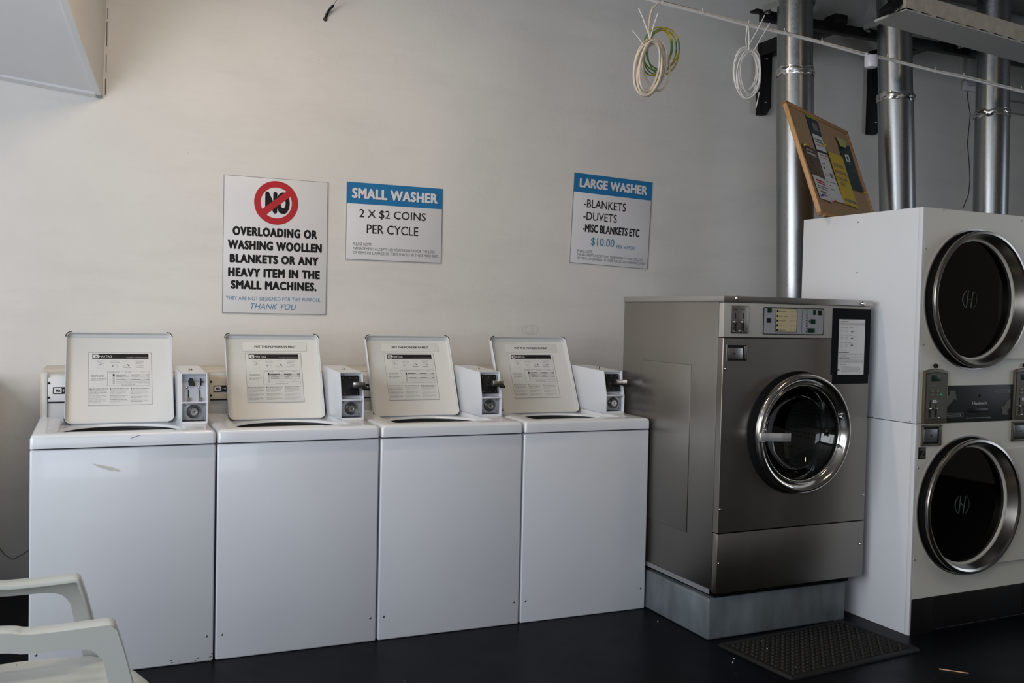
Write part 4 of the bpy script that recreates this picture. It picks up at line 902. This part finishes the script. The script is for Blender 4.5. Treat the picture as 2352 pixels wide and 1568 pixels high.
m = MB()
for (u, v, ru, rv, ti, yy) in ((1490, 155, 33, 66, -.12, -.01), (1493, 154, 28, 63, -.18, -.02), (1496, 150, 25, 60, -.2, -.028), (1488, 158, 31, 62, -.16, -.035), (1500, 152, 30, 60, -.22, -.015), (1507, 150, 30, 58, .12, .0), (1492, 150, 22, 58, -.15, -.04), (1495, 158, 28, 60, -.25, -.03)):
    m.tube([p-b0 for p in loop(u, v, ru, rv, ti, yy, u)], .0052, 'cable_cream', 7, closed=True)
m.build('cable_loops', o)
m = MB().tube([p-b0 for p in P2([(470, 45)], 0)+P2([(430, 85), (385, 120), (355, 200), (335, 330), (325, 450), (345, 590)], -.01)], .0045, 'cable_cream'); m.build('lead_tail', o)
for l in ([(175, 128), (240, 270), (340, 560)], [(465, 200), (410, 350), (345, 590)], [(80, 452), (160, 550), (250, 670)]): MB().tube([p-b0 for p in P2(l, -.02)], .0024, 'zip_white', 5).build('cable_tie', o)
o = thing('cable_coil', 'green and yellow earth wire coil hanging behind the cream coil', 'cable', tuple(at(1510, 65, 1, .03)), 0); b0 = Vector(o.location); m = MB()
for (u, v, ru, rv, ti, yy) in ((1508, 121, 32, 54, -.25, .03), (1510, 112, 34, 50, -.15, .035), (1522, 112, 38, 48, -.2, .045), (1516, 120, 36, 52, -.3, .04), (1524, 118, 36, 54, -.1, .05)):
    m.tube([p-b0 for p in loop(u, v, ru, rv, ti, yy, v)], .0034, 'cable_green_yellow', 6, closed=True)
m.build('cable_loops', o); MB().tube([p-b0 for p in P2([(455, 72)], .0)+P2([(400, 110)], .008)+P2([(365, 200), (340, 330), (315, 520)], .02)], .003, 'cable_green_yellow', 6).build('lead_tail', o)
def P3(l, y): return [at(1660+x/6.814, 30+v/6.814, 1, y) for x, v in l]
o = thing('cable_coil', 'coil of thin white wire hanging beside the first exhaust pipe', 'cable', tuple(at(1719, 62, 1, -.01)), 0); b0 = Vector(o.location); m = MB()
for (u, v, ru, rv, ti, yy) in ((1715, 170, 29, 57, .03, -.01), (1718, 172, 26, 57, -.06, -.02), (1714, 165, 30, 55, .02, .0), (1721, 172, 25, 54, -.1, -.03), (1724, 166, 23, 54, .05, .01), (1717, 175, 22, 52, -.1, -.015), (1722, 160, 22, 48, -.2, .02), (1711, 158, 26, 50, .0, .015)):
    m.tube([p-b0 for p in loop(u, v, ru, rv, ti, yy, u*.7)], .0030, 'cable_white', 6, closed=True)
m.build('wire_loops', o)
MB().tube([p-b0 for p in P3([(370, 530), (362, 400), (385, 190), (400, 200), (412, 400), (405, 590)], -.01)], .0026, 'zip_white', 5).build('hanging_tie', o)
for l in ([(655, 35), (550, 250), (415, 490)], [(738, 158), (610, 370), (465, 620)], [(570, 1240), (545, 1370), (520, 1480)]): MB().tube([p-b0 for p in P3(l, -.015)], .0024, 'zip_white', 5).build('cable_tie', o)
p = at(2001, 130, 1, YC-.01)
o = thing('junction_box', 'small round white junction box hanging on the cable run by the middle pipe', 'junction box', tuple(p))
MB().lathe([(0, .0), (.030, .0), (.034, -.006), (.033, -.05), (.030, -.060), (.020, -.064), (0, -.064)], (0, 0, .004), 2, 'box_white', 32).build('housing', o)
for s_ in (-1, 1): MB().box(s_*.030-.006, s_*.030+.006, -.006, .006, -.004, .016, 'box_white', .002).build('fixing_lug', o)
# hanging wire and conduit on the wall, behind the last pipes
p = at(2228, 200, 1, YW); o = thing('wall_conduit', 'pale conduit drop on the wall between the last two exhaust pipes', 'conduit', tuple(p))
MB().box(-.055, .045, -.05, 0, 0, .45, 'fixture_white', .006).build('cover', o); MB().box(-.08, .07, -.03, 0, -.035, .03, 'soffit_white', .006).build('bracket_plate', o)
w_ = MB().tube([at(u, v, 1, YW-.0024) for u, v in ((2221, 200), (2223, 230), (2227, 252), (2229, 262), (2226, 290), (2222, 330), (2226, 370), (2228, 410), (2225, 445), (2212, 478))], .0025, 'rust_dark', 6)
tag(w_.build('loose_wire'), 'thin loose wire dangling down the wall left of the rightmost pipe', 'wire')
a, b = at(2325, 222, 1, YW), at(2352, 230, 1, YW)
tr = MB().box(a.x-.2, XR-.02, YW-.05, YW, a.z-.13, a.z+.02, 'fixture_white', .006); tr.box(a.x-.2, XR-.02, YW-.055, YW, a.z-.055, a.z-.045, 'grey_ink')
tag(tr.build('wall_trunking'), 'pale horizontal cable trunking on the wall right of the last pipe', 'trunking')
# hook end of a wire at the top of the wall
p = at(747, 44, 1, YW); q = at(766, 12, 1, YW-.05); o = thing('anchor_wire', 'short black wrapped wire anchor near the top centre of the wall', 'wire', tuple(p))
V = q-p; hlx = []
MB().tube([Vector((0, 0, 0)), V*.55+Vector((-.006, 0, .004)), V], .0055, 'black_plastic', 8).build('sleeve', o)
h_ = MB(); ax = V.normalized(); u1_ = ax.orthogonal().normalized(); u2_ = ax.cross(u1_)
h_.tube([V*(i/80)+Vector((-.006, 0, .004))*math.sin(PI*i/80)+u1_*.0065*math.cos(i*.8)+u2_*.0065*math.sin(i*.8) for i in range(81)], .0022, 'black_plastic', 5); h_.build('wrapping', o)
MB().lathe([(0, -.012), (.009, -.010), (.012, 0)], (0, 0, 0), 1, 'rust_dark', 12).build('wall_plug', o)
r_ = at(785, -18, 1, YW-.12)-p; MB().tube([V, r_, r_+(r_-V)*1.2], .0017, 'satin_metal', 6).build('stay_wire', o)
# thin black flex at lower left of the wall
w_ = MB().tube([at(u, v, 1, YW-.002) for u, v in ((-40, 1215), (-15, 1242), (0, 1259), (12, 1275), (30, 1284), (45, 1276), (68, 1262), (100, 1250))], .0022, 'grey_ink', 6)
tag(w_.build('power_flex'), 'thin dark flex looping along the wall left of the first washer', 'cable')

# ------------------------------------------------------------------ cork board and its papers
TLb, TRb, BLb = Vector((3.3223, -.0118, 2.4789)), Vector((4.1968, .4938, 2.4873)), Vector((3.4398, -.1752, 1.9008))
BLb.z = 1.897
e1_ = (TRb-TLb).normalized(); e2_ = (TLb-BLb).normalized(); n_ = e1_.cross(e2_).normalized(); e2_ = n_.cross(e1_) if n_.cross(e1_).dot(e2_) > 0 else -n_.cross(e1_)
nb = -e1_.cross(e2_).normalized()       # points back, away from the viewer
MBd = Matrix(((e1_.x, nb.x, e2_.x, BLb.x), (e1_.y, nb.y, e2_.y, BLb.y), (e1_.z, nb.z, e2_.z, BLb.z), (0, 0, 0, 1)))
bw, bh = .985, .608
class BF: I = MBd.inverted()
def bl(u, v, y=0.0):
    c = BF.I @ CC; d = BF.I.to_3x3() @ ray(u, v); return c+d*((y-c.y)/d.y)
def bobj(name, label, cat, group=None):
    o = thing(name, label, cat, (0, 0, 0), 0, group); o.matrix_world = MBd; return o
o = bobj('cork_board', 'wood-framed cork notice board leaning on the first exhaust pipe, standing on the dryer', 'notice board')
MB().box(.012, bw-.012, .0, .012, .012, bh-.012, 'cork').build('cork_panel', o)
fr = MB(); ft = .022
for bx in ((0, bw, bh-ft, bh), (0, bw, 0, ft), (0, ft, 0, bh), (bw-ft, bw, 0, bh)): fr.box(bx[0], bx[1], -.010, .014, bx[2], bx[3], 'frame_wood', .005)
fr.build('frame', o)
S7, O7 = 5.0594, (1780, 210)
def b7(x, y, yy=-.003): return bl(O7[0]+x/S7, O7[1]+y/S7, yy)
def sheet(name, label, cs, layers, yy, group='papers pinned on the cork board', pins=()):
    o = bobj(name, label, 'paper', group); ps = [b7(*c) for c in cs]
    mb = MB(); n1, n2 = 6, 8; g = []
    def bil(s_, t_): a = ps[0]*(1-s_)+ps[1]*s_; b = ps[3]*(1-s_)+ps[2]*s_; return a*(1-t_)+b*t_
    for j in range(n2+1):
        for i in range(n1+1):
            p = bil(i/n1, j/n2); p.y = yy-.004*math.sin(PI*i/n1)*.6-.006*((j/n2)**3)*(i/n1); g.append(p)
    fs = [[j*(n1+1)+i, j*(n1+1)+i+1, (j+1)*(n1+1)+i+1, (j+1)*(n1+1)+i] for j in range(n2) for i in range(n1)]
    mb.add([tuple(p) for p in g]+[(p.x, p.y+.0012, p.z) for p in g], fs+[[k+len(g) for k in f_][::-1] for f_ in fs], layers[0])
    so = mb.build('sheet', o)
    pr = MB()
    def surf(s_, t_, d=.0006): p = bil(s_, t_); p.y = yy-.004*math.sin(PI*s_)*.6-.006*(t_**3)*s_-d; return tuple(p)
    for k, (s0, s1, t0, t1, m) in enumerate(layers[1:]):
        if isinstance(m, tuple):
            tx, mm = m; vs, f2, a_, b_, c_, d_ = glyphs(tx, .01)
            pr.add([surf(s0+(v[0]-a_)/(b_-a_)*(s1-s0), t1-(v[1]-c_)/(d_-c_)*(t1-t0), .0022) for v in vs], f2, mm)
        else:
            nn = 6; nt2 = max(1, round((t1-t0)*10)); vs = [surf(s0+(s1-s0)*i/nn, t0+(t1-t0)*j/nt2, .0008+.0001*k) for j in range(nt2+1) for i in range(nn+1)]
            pr.add(vs, [[j*(nn+1)+i, j*(nn+1)+i+1, (j+1)*(nn+1)+i+1, (j+1)*(nn+1)+i] for j in range(nt2) for i in range(nn)], m)
    if len(layers) > 1: pr.build('print', so)
    for (s_, t_, m) in pins: p = surf(s_, t_); MB().lathe([(0, -.018), (.006, -.017), (.004, -.010), (.006, -.003), (.0015, -.002), (.0015, .006)], p, 1, m, 12).build('push_pin', o)
    return o
sheet('flyer', 'tall flyer with a lime strip over navy, nearest the top of the cork board', ((352, 262), (490, 325), (605, 745), (480, 690)),
      ['flyer_navy', (0, 1, 0, .07, 'flyer_lime'), (.06, .94, .52, .95, 'paper'), (.30, .75, .18, .40, 'grey_ink'), (.15, .8, .63, .67, 'grey_ink'), (.15, .85, .70, .74, 'grey_ink'), (.2, .7, .80, .82, 'red_ink')], -.003, pins=((.75, .78, 'pin_yellow'),))
sheet('flyer', 'flyer with dark photo top and white lower half, at the cork board left edge', ((305, 605), (480, 690), (665, 1305), (525, 1240)),
      ['paper', (0, 1, 0, .56, 'flyer_dark'), (.18, .6, .06, .085, 'pale_ink'), (.15, .8, .12, .16, 'pale_ink'), (.15, .75, .63, .66, 'red_ink'), (.15, .8, .68, .70, 'red_ink'), (.12, .85, .74, .755, 'grey_ink'), (.12, .8, .78, .795, 'grey_ink'), (.2, .6, .84, .87, 'grey_ink'), (.2, .6, .90, .92, 'grey_ink')], -.005, pins=((.07, .03, 'pin_yellow'), (.93, .985, 'pin_red'), (.1, .95, 'pin_blue')))
sheet('price_list', 'plain white printed list between the dark photo flyer and the yellow sheet', ((478, 700), (605, 740), (797, 1310), (668, 1270)),
      ['paper', (.2, .9, .04, .055, 'red_ink'), (.2, .85, .10, .11, 'red_ink'), (.08, .4, .22, .235, 'red_ink'), (.15, .3, .29, .34, 'grey_ink'), (.1, .45, .45, .465, 'red_ink'), (.55, .8, .41, .50, 'grey_ink'), (.02, .9, .60, .612, 'grey_ink'), (.2, .28, .67, .69, 'red_ink'), (.15, .5, .75, .765, 'grey_ink')], -.004, pins=())
sheet('notice_sheet', 'bright yellow notice sheet low on the cork board', ((608, 700), (778, 765), (955, 1370), (800, 1310)),
      ['flyer_yellow', (.12, .78, .20, .28, ('FOR ANY', 'grey_ink')), (.08, .90, .33, .41, ('ENQUIRIES', 'grey_ink')), (.10, .78, .46, .53, ('CALL OR', 'grey_ink')), (.15, .52, .57, .64, ('TEXT', 'grey_ink')), (.15, .27, .88, .93, 'grey_ink'), (.33, .60, .88, .93, 'grey_ink'), (.65, .92, .88, .93, 'grey_ink')], -.0065, pins=())
sheet('flyer', 'dark green flyer with a small white square logo at the right of the cork board', ((738, 640), (862, 635), (1022, 1178), (900, 1142)),
      ['flyer_green', (.25, .60, .19, .36, 'paper'), (.36, .48, .24, .32, 'flyer_green'), (.25, .6, .41, .425, 'grey_ink'), (.25, .8, .55, .565, 'grey_ink'), (.3, .7, .70, .71, 'grey_ink')], -.004, pins=((.95, 1.02, 'pin_yellow'),))
sheet('sticky_note', 'pale yellow note curling over the top of the dark green flyer', ((694, 530), (815, 590), (802, 672), (748, 645)), ['note_yellow'], -.011)

# ------------------------------------------------------------------ floor things
a, b, c, d = at(1680, 1470, 2, .0), at(1800, 1560, 2, .0), at(2105, 1490, 2, .0), at(1958, 1424, 2, .0)
th_ = math.atan2((c-b).y, (c-b).x); mw, md = .742, .425
o = thing('door_mat', 'black rubber basket-weave mat on the floor in front of the steel washer', 'mat', (b.x+.022, b.y-.025, 0), th_)
MB().box(0, mw, 0, md, 0, .007, 'mat_rubber', .003).build('mat_base', o)
rim = MB(); rim.loft([rrect(-.001+d, mw+.001-d, -.001+d, md+.001-d, .012, 4, z_) for d, z_ in ((0, .0005), (.001, .009), (.005, .013), (.018, .013), (.022, .006))], 'mat_rubber')
rim.build('mat_rim', o)
bm_ = MB(); nx, ny = 24, 13
for i in range(nx):
    for j in range(ny):
        x = .032+(mw-.064)*(i+.5)/nx; y = .030+(md-.06)*(j+.5)/ny; w1, h1 = ((.0125, .0085) if (i+j) % 2 else (.0085, .0125))
        L_ = [[(x+w1*s_*math.cos(t*PI/4), y+h1*s_*math.sin(t*PI/4), z_) for t in range(8)] for s_, z_ in ((1, .006), (.85, .0125), (.45, .016))]
        bm_.loft(L_, 'mat_rubber', cap1=True)
bm_.build('mat_weave', o, smooth=60)
p, q = at(2157, 1534, 2, .004), at(2225, 1544, 2, .004)
V = (q-p); st = MB(); ang = math.atan2(V.y, V.x); st.box(0, V.length, -.003, .003, 0, .003, 'wood_stick', .0012, Matrix.Rotation(0, 4, 'Z'))
tag(st.build('wooden_stick', loc=(p.x, p.y, .0), rot=(0, 0, ang)), 'small pale wooden stirring stick lying on the black floor', 'stick')
# bits of lint and dust caught on the mat and floor
for k, (u, v, z_) in enumerate(((1749, 1472, .016), (1762, 1490, .016), (1827, 1532, .016), (1918, 1425, .004), (1683, 1521, .001), (1686, 1513, .001), (1511, 1427, .001))):
    p = at(u, v, 2, z_); tag(MB().lathe([(0, .003), (.002, .002), (.0025, 0), (0, -.0005)], (p.x, p.y, z_+.0005), 2, 'paper', 8).build('lint_speck'), 'tiny pale speck of lint on the mat or floor by the plinth', 'lint', 'specks of lint by the plinth')
# ------------------------------------------------------------------ white plastic armchair
o = thing('plastic_armchair', 'white moulded plastic armchair in the lower left corner, facing right', 'chair', (0, -1.27, 0), 0)
def flange(mb, path, yo, yi, th=.0045):
    n = len(path); loops = []
    for i, (x, z) in enumerate(path):
        a = path[max(i-1, 0)]; b = path[min(i+1, n-1)]; t = Vector((b[0]-a[0], b[1]-a[1])).normalized(); nn = Vector((t.y, -t.x))
        P_ = lambda y, d: (x+nn.x*d, y, z+nn.y*d); s_ = 1 if yi > yo else -1
        loops.append([P_(yo, .003), P_(yo+s_*.003, .0), P_(yi-s_*.004, 0), P_(yi, .004), P_(yi, .010), P_(yi-s_*.004, .010), P_(yi-s_*.004, th), P_(yo+s_*.003, th)])
    mb.loft(loops, 'plastic_chair', cap0=True, cap1=True)
def web(mb, outer, inner, y, th=.004):
    """side plate between an outer and an inner line of equal length"""
    vs = []; n = len(outer)
    for (x, z), (p, q) in zip(outer, inner): vs += [(x, y-th/2, z), (p, y-th/2, q), (p, y+th/2, q), (x, y+th/2, z)]
    mb.loft([vs[4*i:4*i+4] for i in range(n)], 'plastic_chair', cap0=True, cap1=True)
def resample(pl, n):
    L_ = [0]
    for a, b in zip(pl, pl[1:]): L_.append(L_[-1]+math.hypot(b[0]-a[0], b[1]-a[1]))
    out = []
    for k in range(n):
        d = L_[-1]*k/(n-1); i = max(j for j in range(len(L_)) if L_[j] <= d+1e-9); i = min(i, len(pl)-2); f_ = (d-L_[i])/max(1e-9, L_[i+1]-L_[i])
        out.append((pl[i][0]+(pl[i+1][0]-pl[i][0])*f_, pl[i][1]+(pl[i+1][1]-pl[i][1])*f_))
    return out
def bez(pts, n=8):
    out = []
    for i in range(len(pts)-1):
        p0 = pts[max(i-1, 0)]; p1 = pts[i]; p2 = pts[i+1]; p3 = pts[min(i+2, len(pts)-1)]
        for k in range(n):
            t = k/n; out.append(tuple(.5*((2*p1[j])+(-p0[j]+p2[j])*t+(2*p0[j]-5*p1[j]+4*p2[j]-p3[j])*t*t+(-p0[j]+3*p1[j]-3*p2[j]+p3[j])*t**3) for j in (0, 1)))
    out.append(pts[-1]); return out
CF = Frame((0, -1.27, 0))
def arm(yo, yi, up):
    """up: surveyed points along the arm top"""
    top = [CF.loc(u, v, 1, yo) for u, v in up]; top = [(p.x, p.z) for p in top]; x1, z1_ = top[-1]; sk = .043
    back = [(-.42, .86), (-.37, .76), (-.28, .70), (-.18, top[0][1]+.012)]
    outer = bez(back+top[:-1]+[(x1-.014, z1_+.001)], 6)+[(x1-.005, z1_-.001), (x1, z1_-.005), (x1+.003, z1_-.013)]
    leg = bez([(x1+.003, z1_-.013), (x1+.020, z1_-.07), (x1+.052, z1_-.20), (x1+.09, .30), (x1+.13, .0)], 6)
    # inner line of the arm, rounded into the leg
    under = []
    base_ = bez(back+top[:-1]+[(x1-.014, z1_+.001)], 6)
    for i, (x, z) in enumerate(base_):
        if x > x1-.085: break
        a = base_[max(i-1, 0)]; b = base_[min(i+1, len(base_)-1)]; t = Vector((b[0]-a[0], b[1]-a[1])).normalized(); under.append((x+t.y*sk, z-t.x*sk))
    J = (x1+.020-.043, z1_-.085)
    under += [(x1-.070, z1_-sk-.004), (x1-.050, z1_-sk-.009), (x1-.036, z1_-sk-.020), J]
    n = 40; m = MB(); flange(m, outer, yo, yi); web(m, resample(outer, n), resample(under, n), yo); m.build('armrest', o, smooth=50)
    li = [J]+[(x-.045-.012*i/len(leg), z) for i, (x, z) in enumerate(leg) if z < J[1]-.02]
    m = MB(); flange(m, leg, yo, yi); web(m, resample(leg, 30), resample(li, 30), yo); m.build('front_leg', o, smooth=50)
arm(-.245, -.185, [(0, 1455), (55, 1457), (110, 1453), (180, 1444), (265, 1434)])
arm(.235, .175, [(0, 1332), (40, 1330), (110, 1323), (185, 1315)])
# seat with rounded front, ribs
s = MB(); nx, ny = 26, 24; vs = []
def seat_z(x, y): return .425+.012*((y/.2)**2)+(.010*math.cos(y*2*PI/.055) if False else 0)-.035*max(0, (x-.30)/.06)**2+.004*math.cos(y*2*PI/.052)*(1 if abs(y) < .19 else 0)*(1 if x < .24 else max(0, 1-(x-.24)/.05))
for i in range(nx+1):
    for j in range(ny+1):
        x = -.17+.53*i/nx; wy = .205+.02*math.sin(PI*i/nx); y = -wy+2*wy*j/ny; xx = x-(.10*(abs(y)/wy)**3 if i > nx*.4 else 0)*(i/nx)+(0.05*(abs(y)/wy)**4 if i < 4 else 0)
        vs.append((xx, y, seat_z(x, y)))
fs = [[i*(ny+1)+j, (i+1)*(ny+1)+j, (i+1)*(ny+1)+j+1, i*(ny+1)+j+1] for i in range(nx) for j in range(ny)]
s.add(vs+[(x, y, z-.006) for x, y, z in vs], fs+[[k+len(vs) for k in f_][::-1] for f_ in fs], 'plastic_chair')
edge = [i*(ny+1) for i in range(nx+1)]+[nx*(ny+1)+j for j in range(1, ny+1)]+[i*(ny+1)+ny for i in range(nx-1, -1, -1)]+[j for j in range(ny-1, 0, -1)]
ring = [vs[k] for k in edge]; s.loft([ring, [(x, y, z-.035) for x, y, z in ring]], 'plastic_chair'); s.build('seat', o, smooth=60)
bk = MB(); vs = []
for i in range(15):
    for j in range(17):
        t = i/14; y = (-.215+.43*j/16)*(1-.12*t*t); x = -.19-.20*t-.03*math.sin(t*PI)-.03*math.cos(y/.215*PI/2)+.05; vs.append((x-.04, y, .43+.43*t-(.04*(abs(y)/.2)**3 if i == 14 else 0)))
fs = [[i*17+j, (i+1)*17+j, (i+1)*17+j+1, i*17+j+1] for i in range(14) for j in range(16) if not (2 <= i <= 11 and j % 3 == 1 and 1 < j < 15)]
bk.add(vs+[(x-.006, y, z) for x, y, z in vs], fs+[[k+len(vs) for k in f_][::-1] for f_ in fs], 'plastic_chair'); bk.build('backrest', o, smooth=60)
for s_ in (-1, 1):
    pl = bez([(-.16, .42), (-.22, .3), (-.30, .15), (-.36, 0)], 5); m = MB(); flange(m, pl, s_*.215, s_*.16); web(m, pl, [(x+.045, z) for x, z in pl], s_*.215); m.build('rear_leg', o, smooth=50)

# ------------------------------------------------------------------ light
def area(name, loc, rot, sx, sy, e, col):
    l = bpy.data.lights.new(name, 'AREA'); l.shape = 'RECTANGLE'; l.size = sx; l.size_y = sy; l.energy = e; l.color = col
    o = bpy.data.objects.new(name, l); COL.objects.link(o); o.location = loc; o.rotation_euler = rot; return o
a, b, c, d = WIN['left']; area('daylight_left', (XL-.12, (a+b)/2, (c+d)/2), (0, -PI/2, 0), d-c, b-a, 198, (.93, .96, 1.0))
a, b, c, d = WIN['front']; area('daylight_front', ((a+b)/2, YF-.12, (c+d)/2), (PI/2, 0, 0), b-a, d-c, 46, (.86, .92, 1.0))
a, b, c, d = WIN['right']; area('daylight_right', (XR+.12, (a+b)/2, (c+d)/2), (0, PI/2, 0), d-c, b-a, 26, (.82, .90, 1.0))
wd = bpy.data.worlds.new('world'); bpy.context.scene.world = wd; wd.use_nodes = True
wd.node_tree.nodes['Background'].inputs[0].default_value = (.55, .68, .9, 1); wd.node_tree.nodes['Background'].inputs[1].default_value = .6
# ceiling tube, warm
o = thing('ceiling_tube_light', 'warm fluorescent tube fitting on the ceiling above the washers', 'light fitting', (.95, -.25, ZC-.06))
MB().box(-.62, .62, -.05, .05, 0, .06, 'fixture_white', .005).build('fitting', o)
area('tube_glow', (.95, -.25, ZC-.075), (0, 0, 0), 1.2, .05, 23, (1.0, .80, .56))
o = thing('ceiling_tube_light', 'warm fluorescent tube fitting on the ceiling in front of the dryer', 'light fitting', (3.4, -2.9, ZC-.06))
MB().box(-.05, .05, -.62, .62, 0, .06, 'fixture_white', .005).build('fitting', o)
area('tube_glow_right', (3.4, -2.9, ZC-.075), (0, 0, 0), .05, 1.2, 10, (1.0, .80, .55))
sc = bpy.context.scene
sc.view_settings.view_transform = 'Standard'; sc.view_settings.look = 'None'; sc.view_settings.gamma = 1; sc.view_settings.exposure = 0; sc.view_settings.use_curve_mapping = False
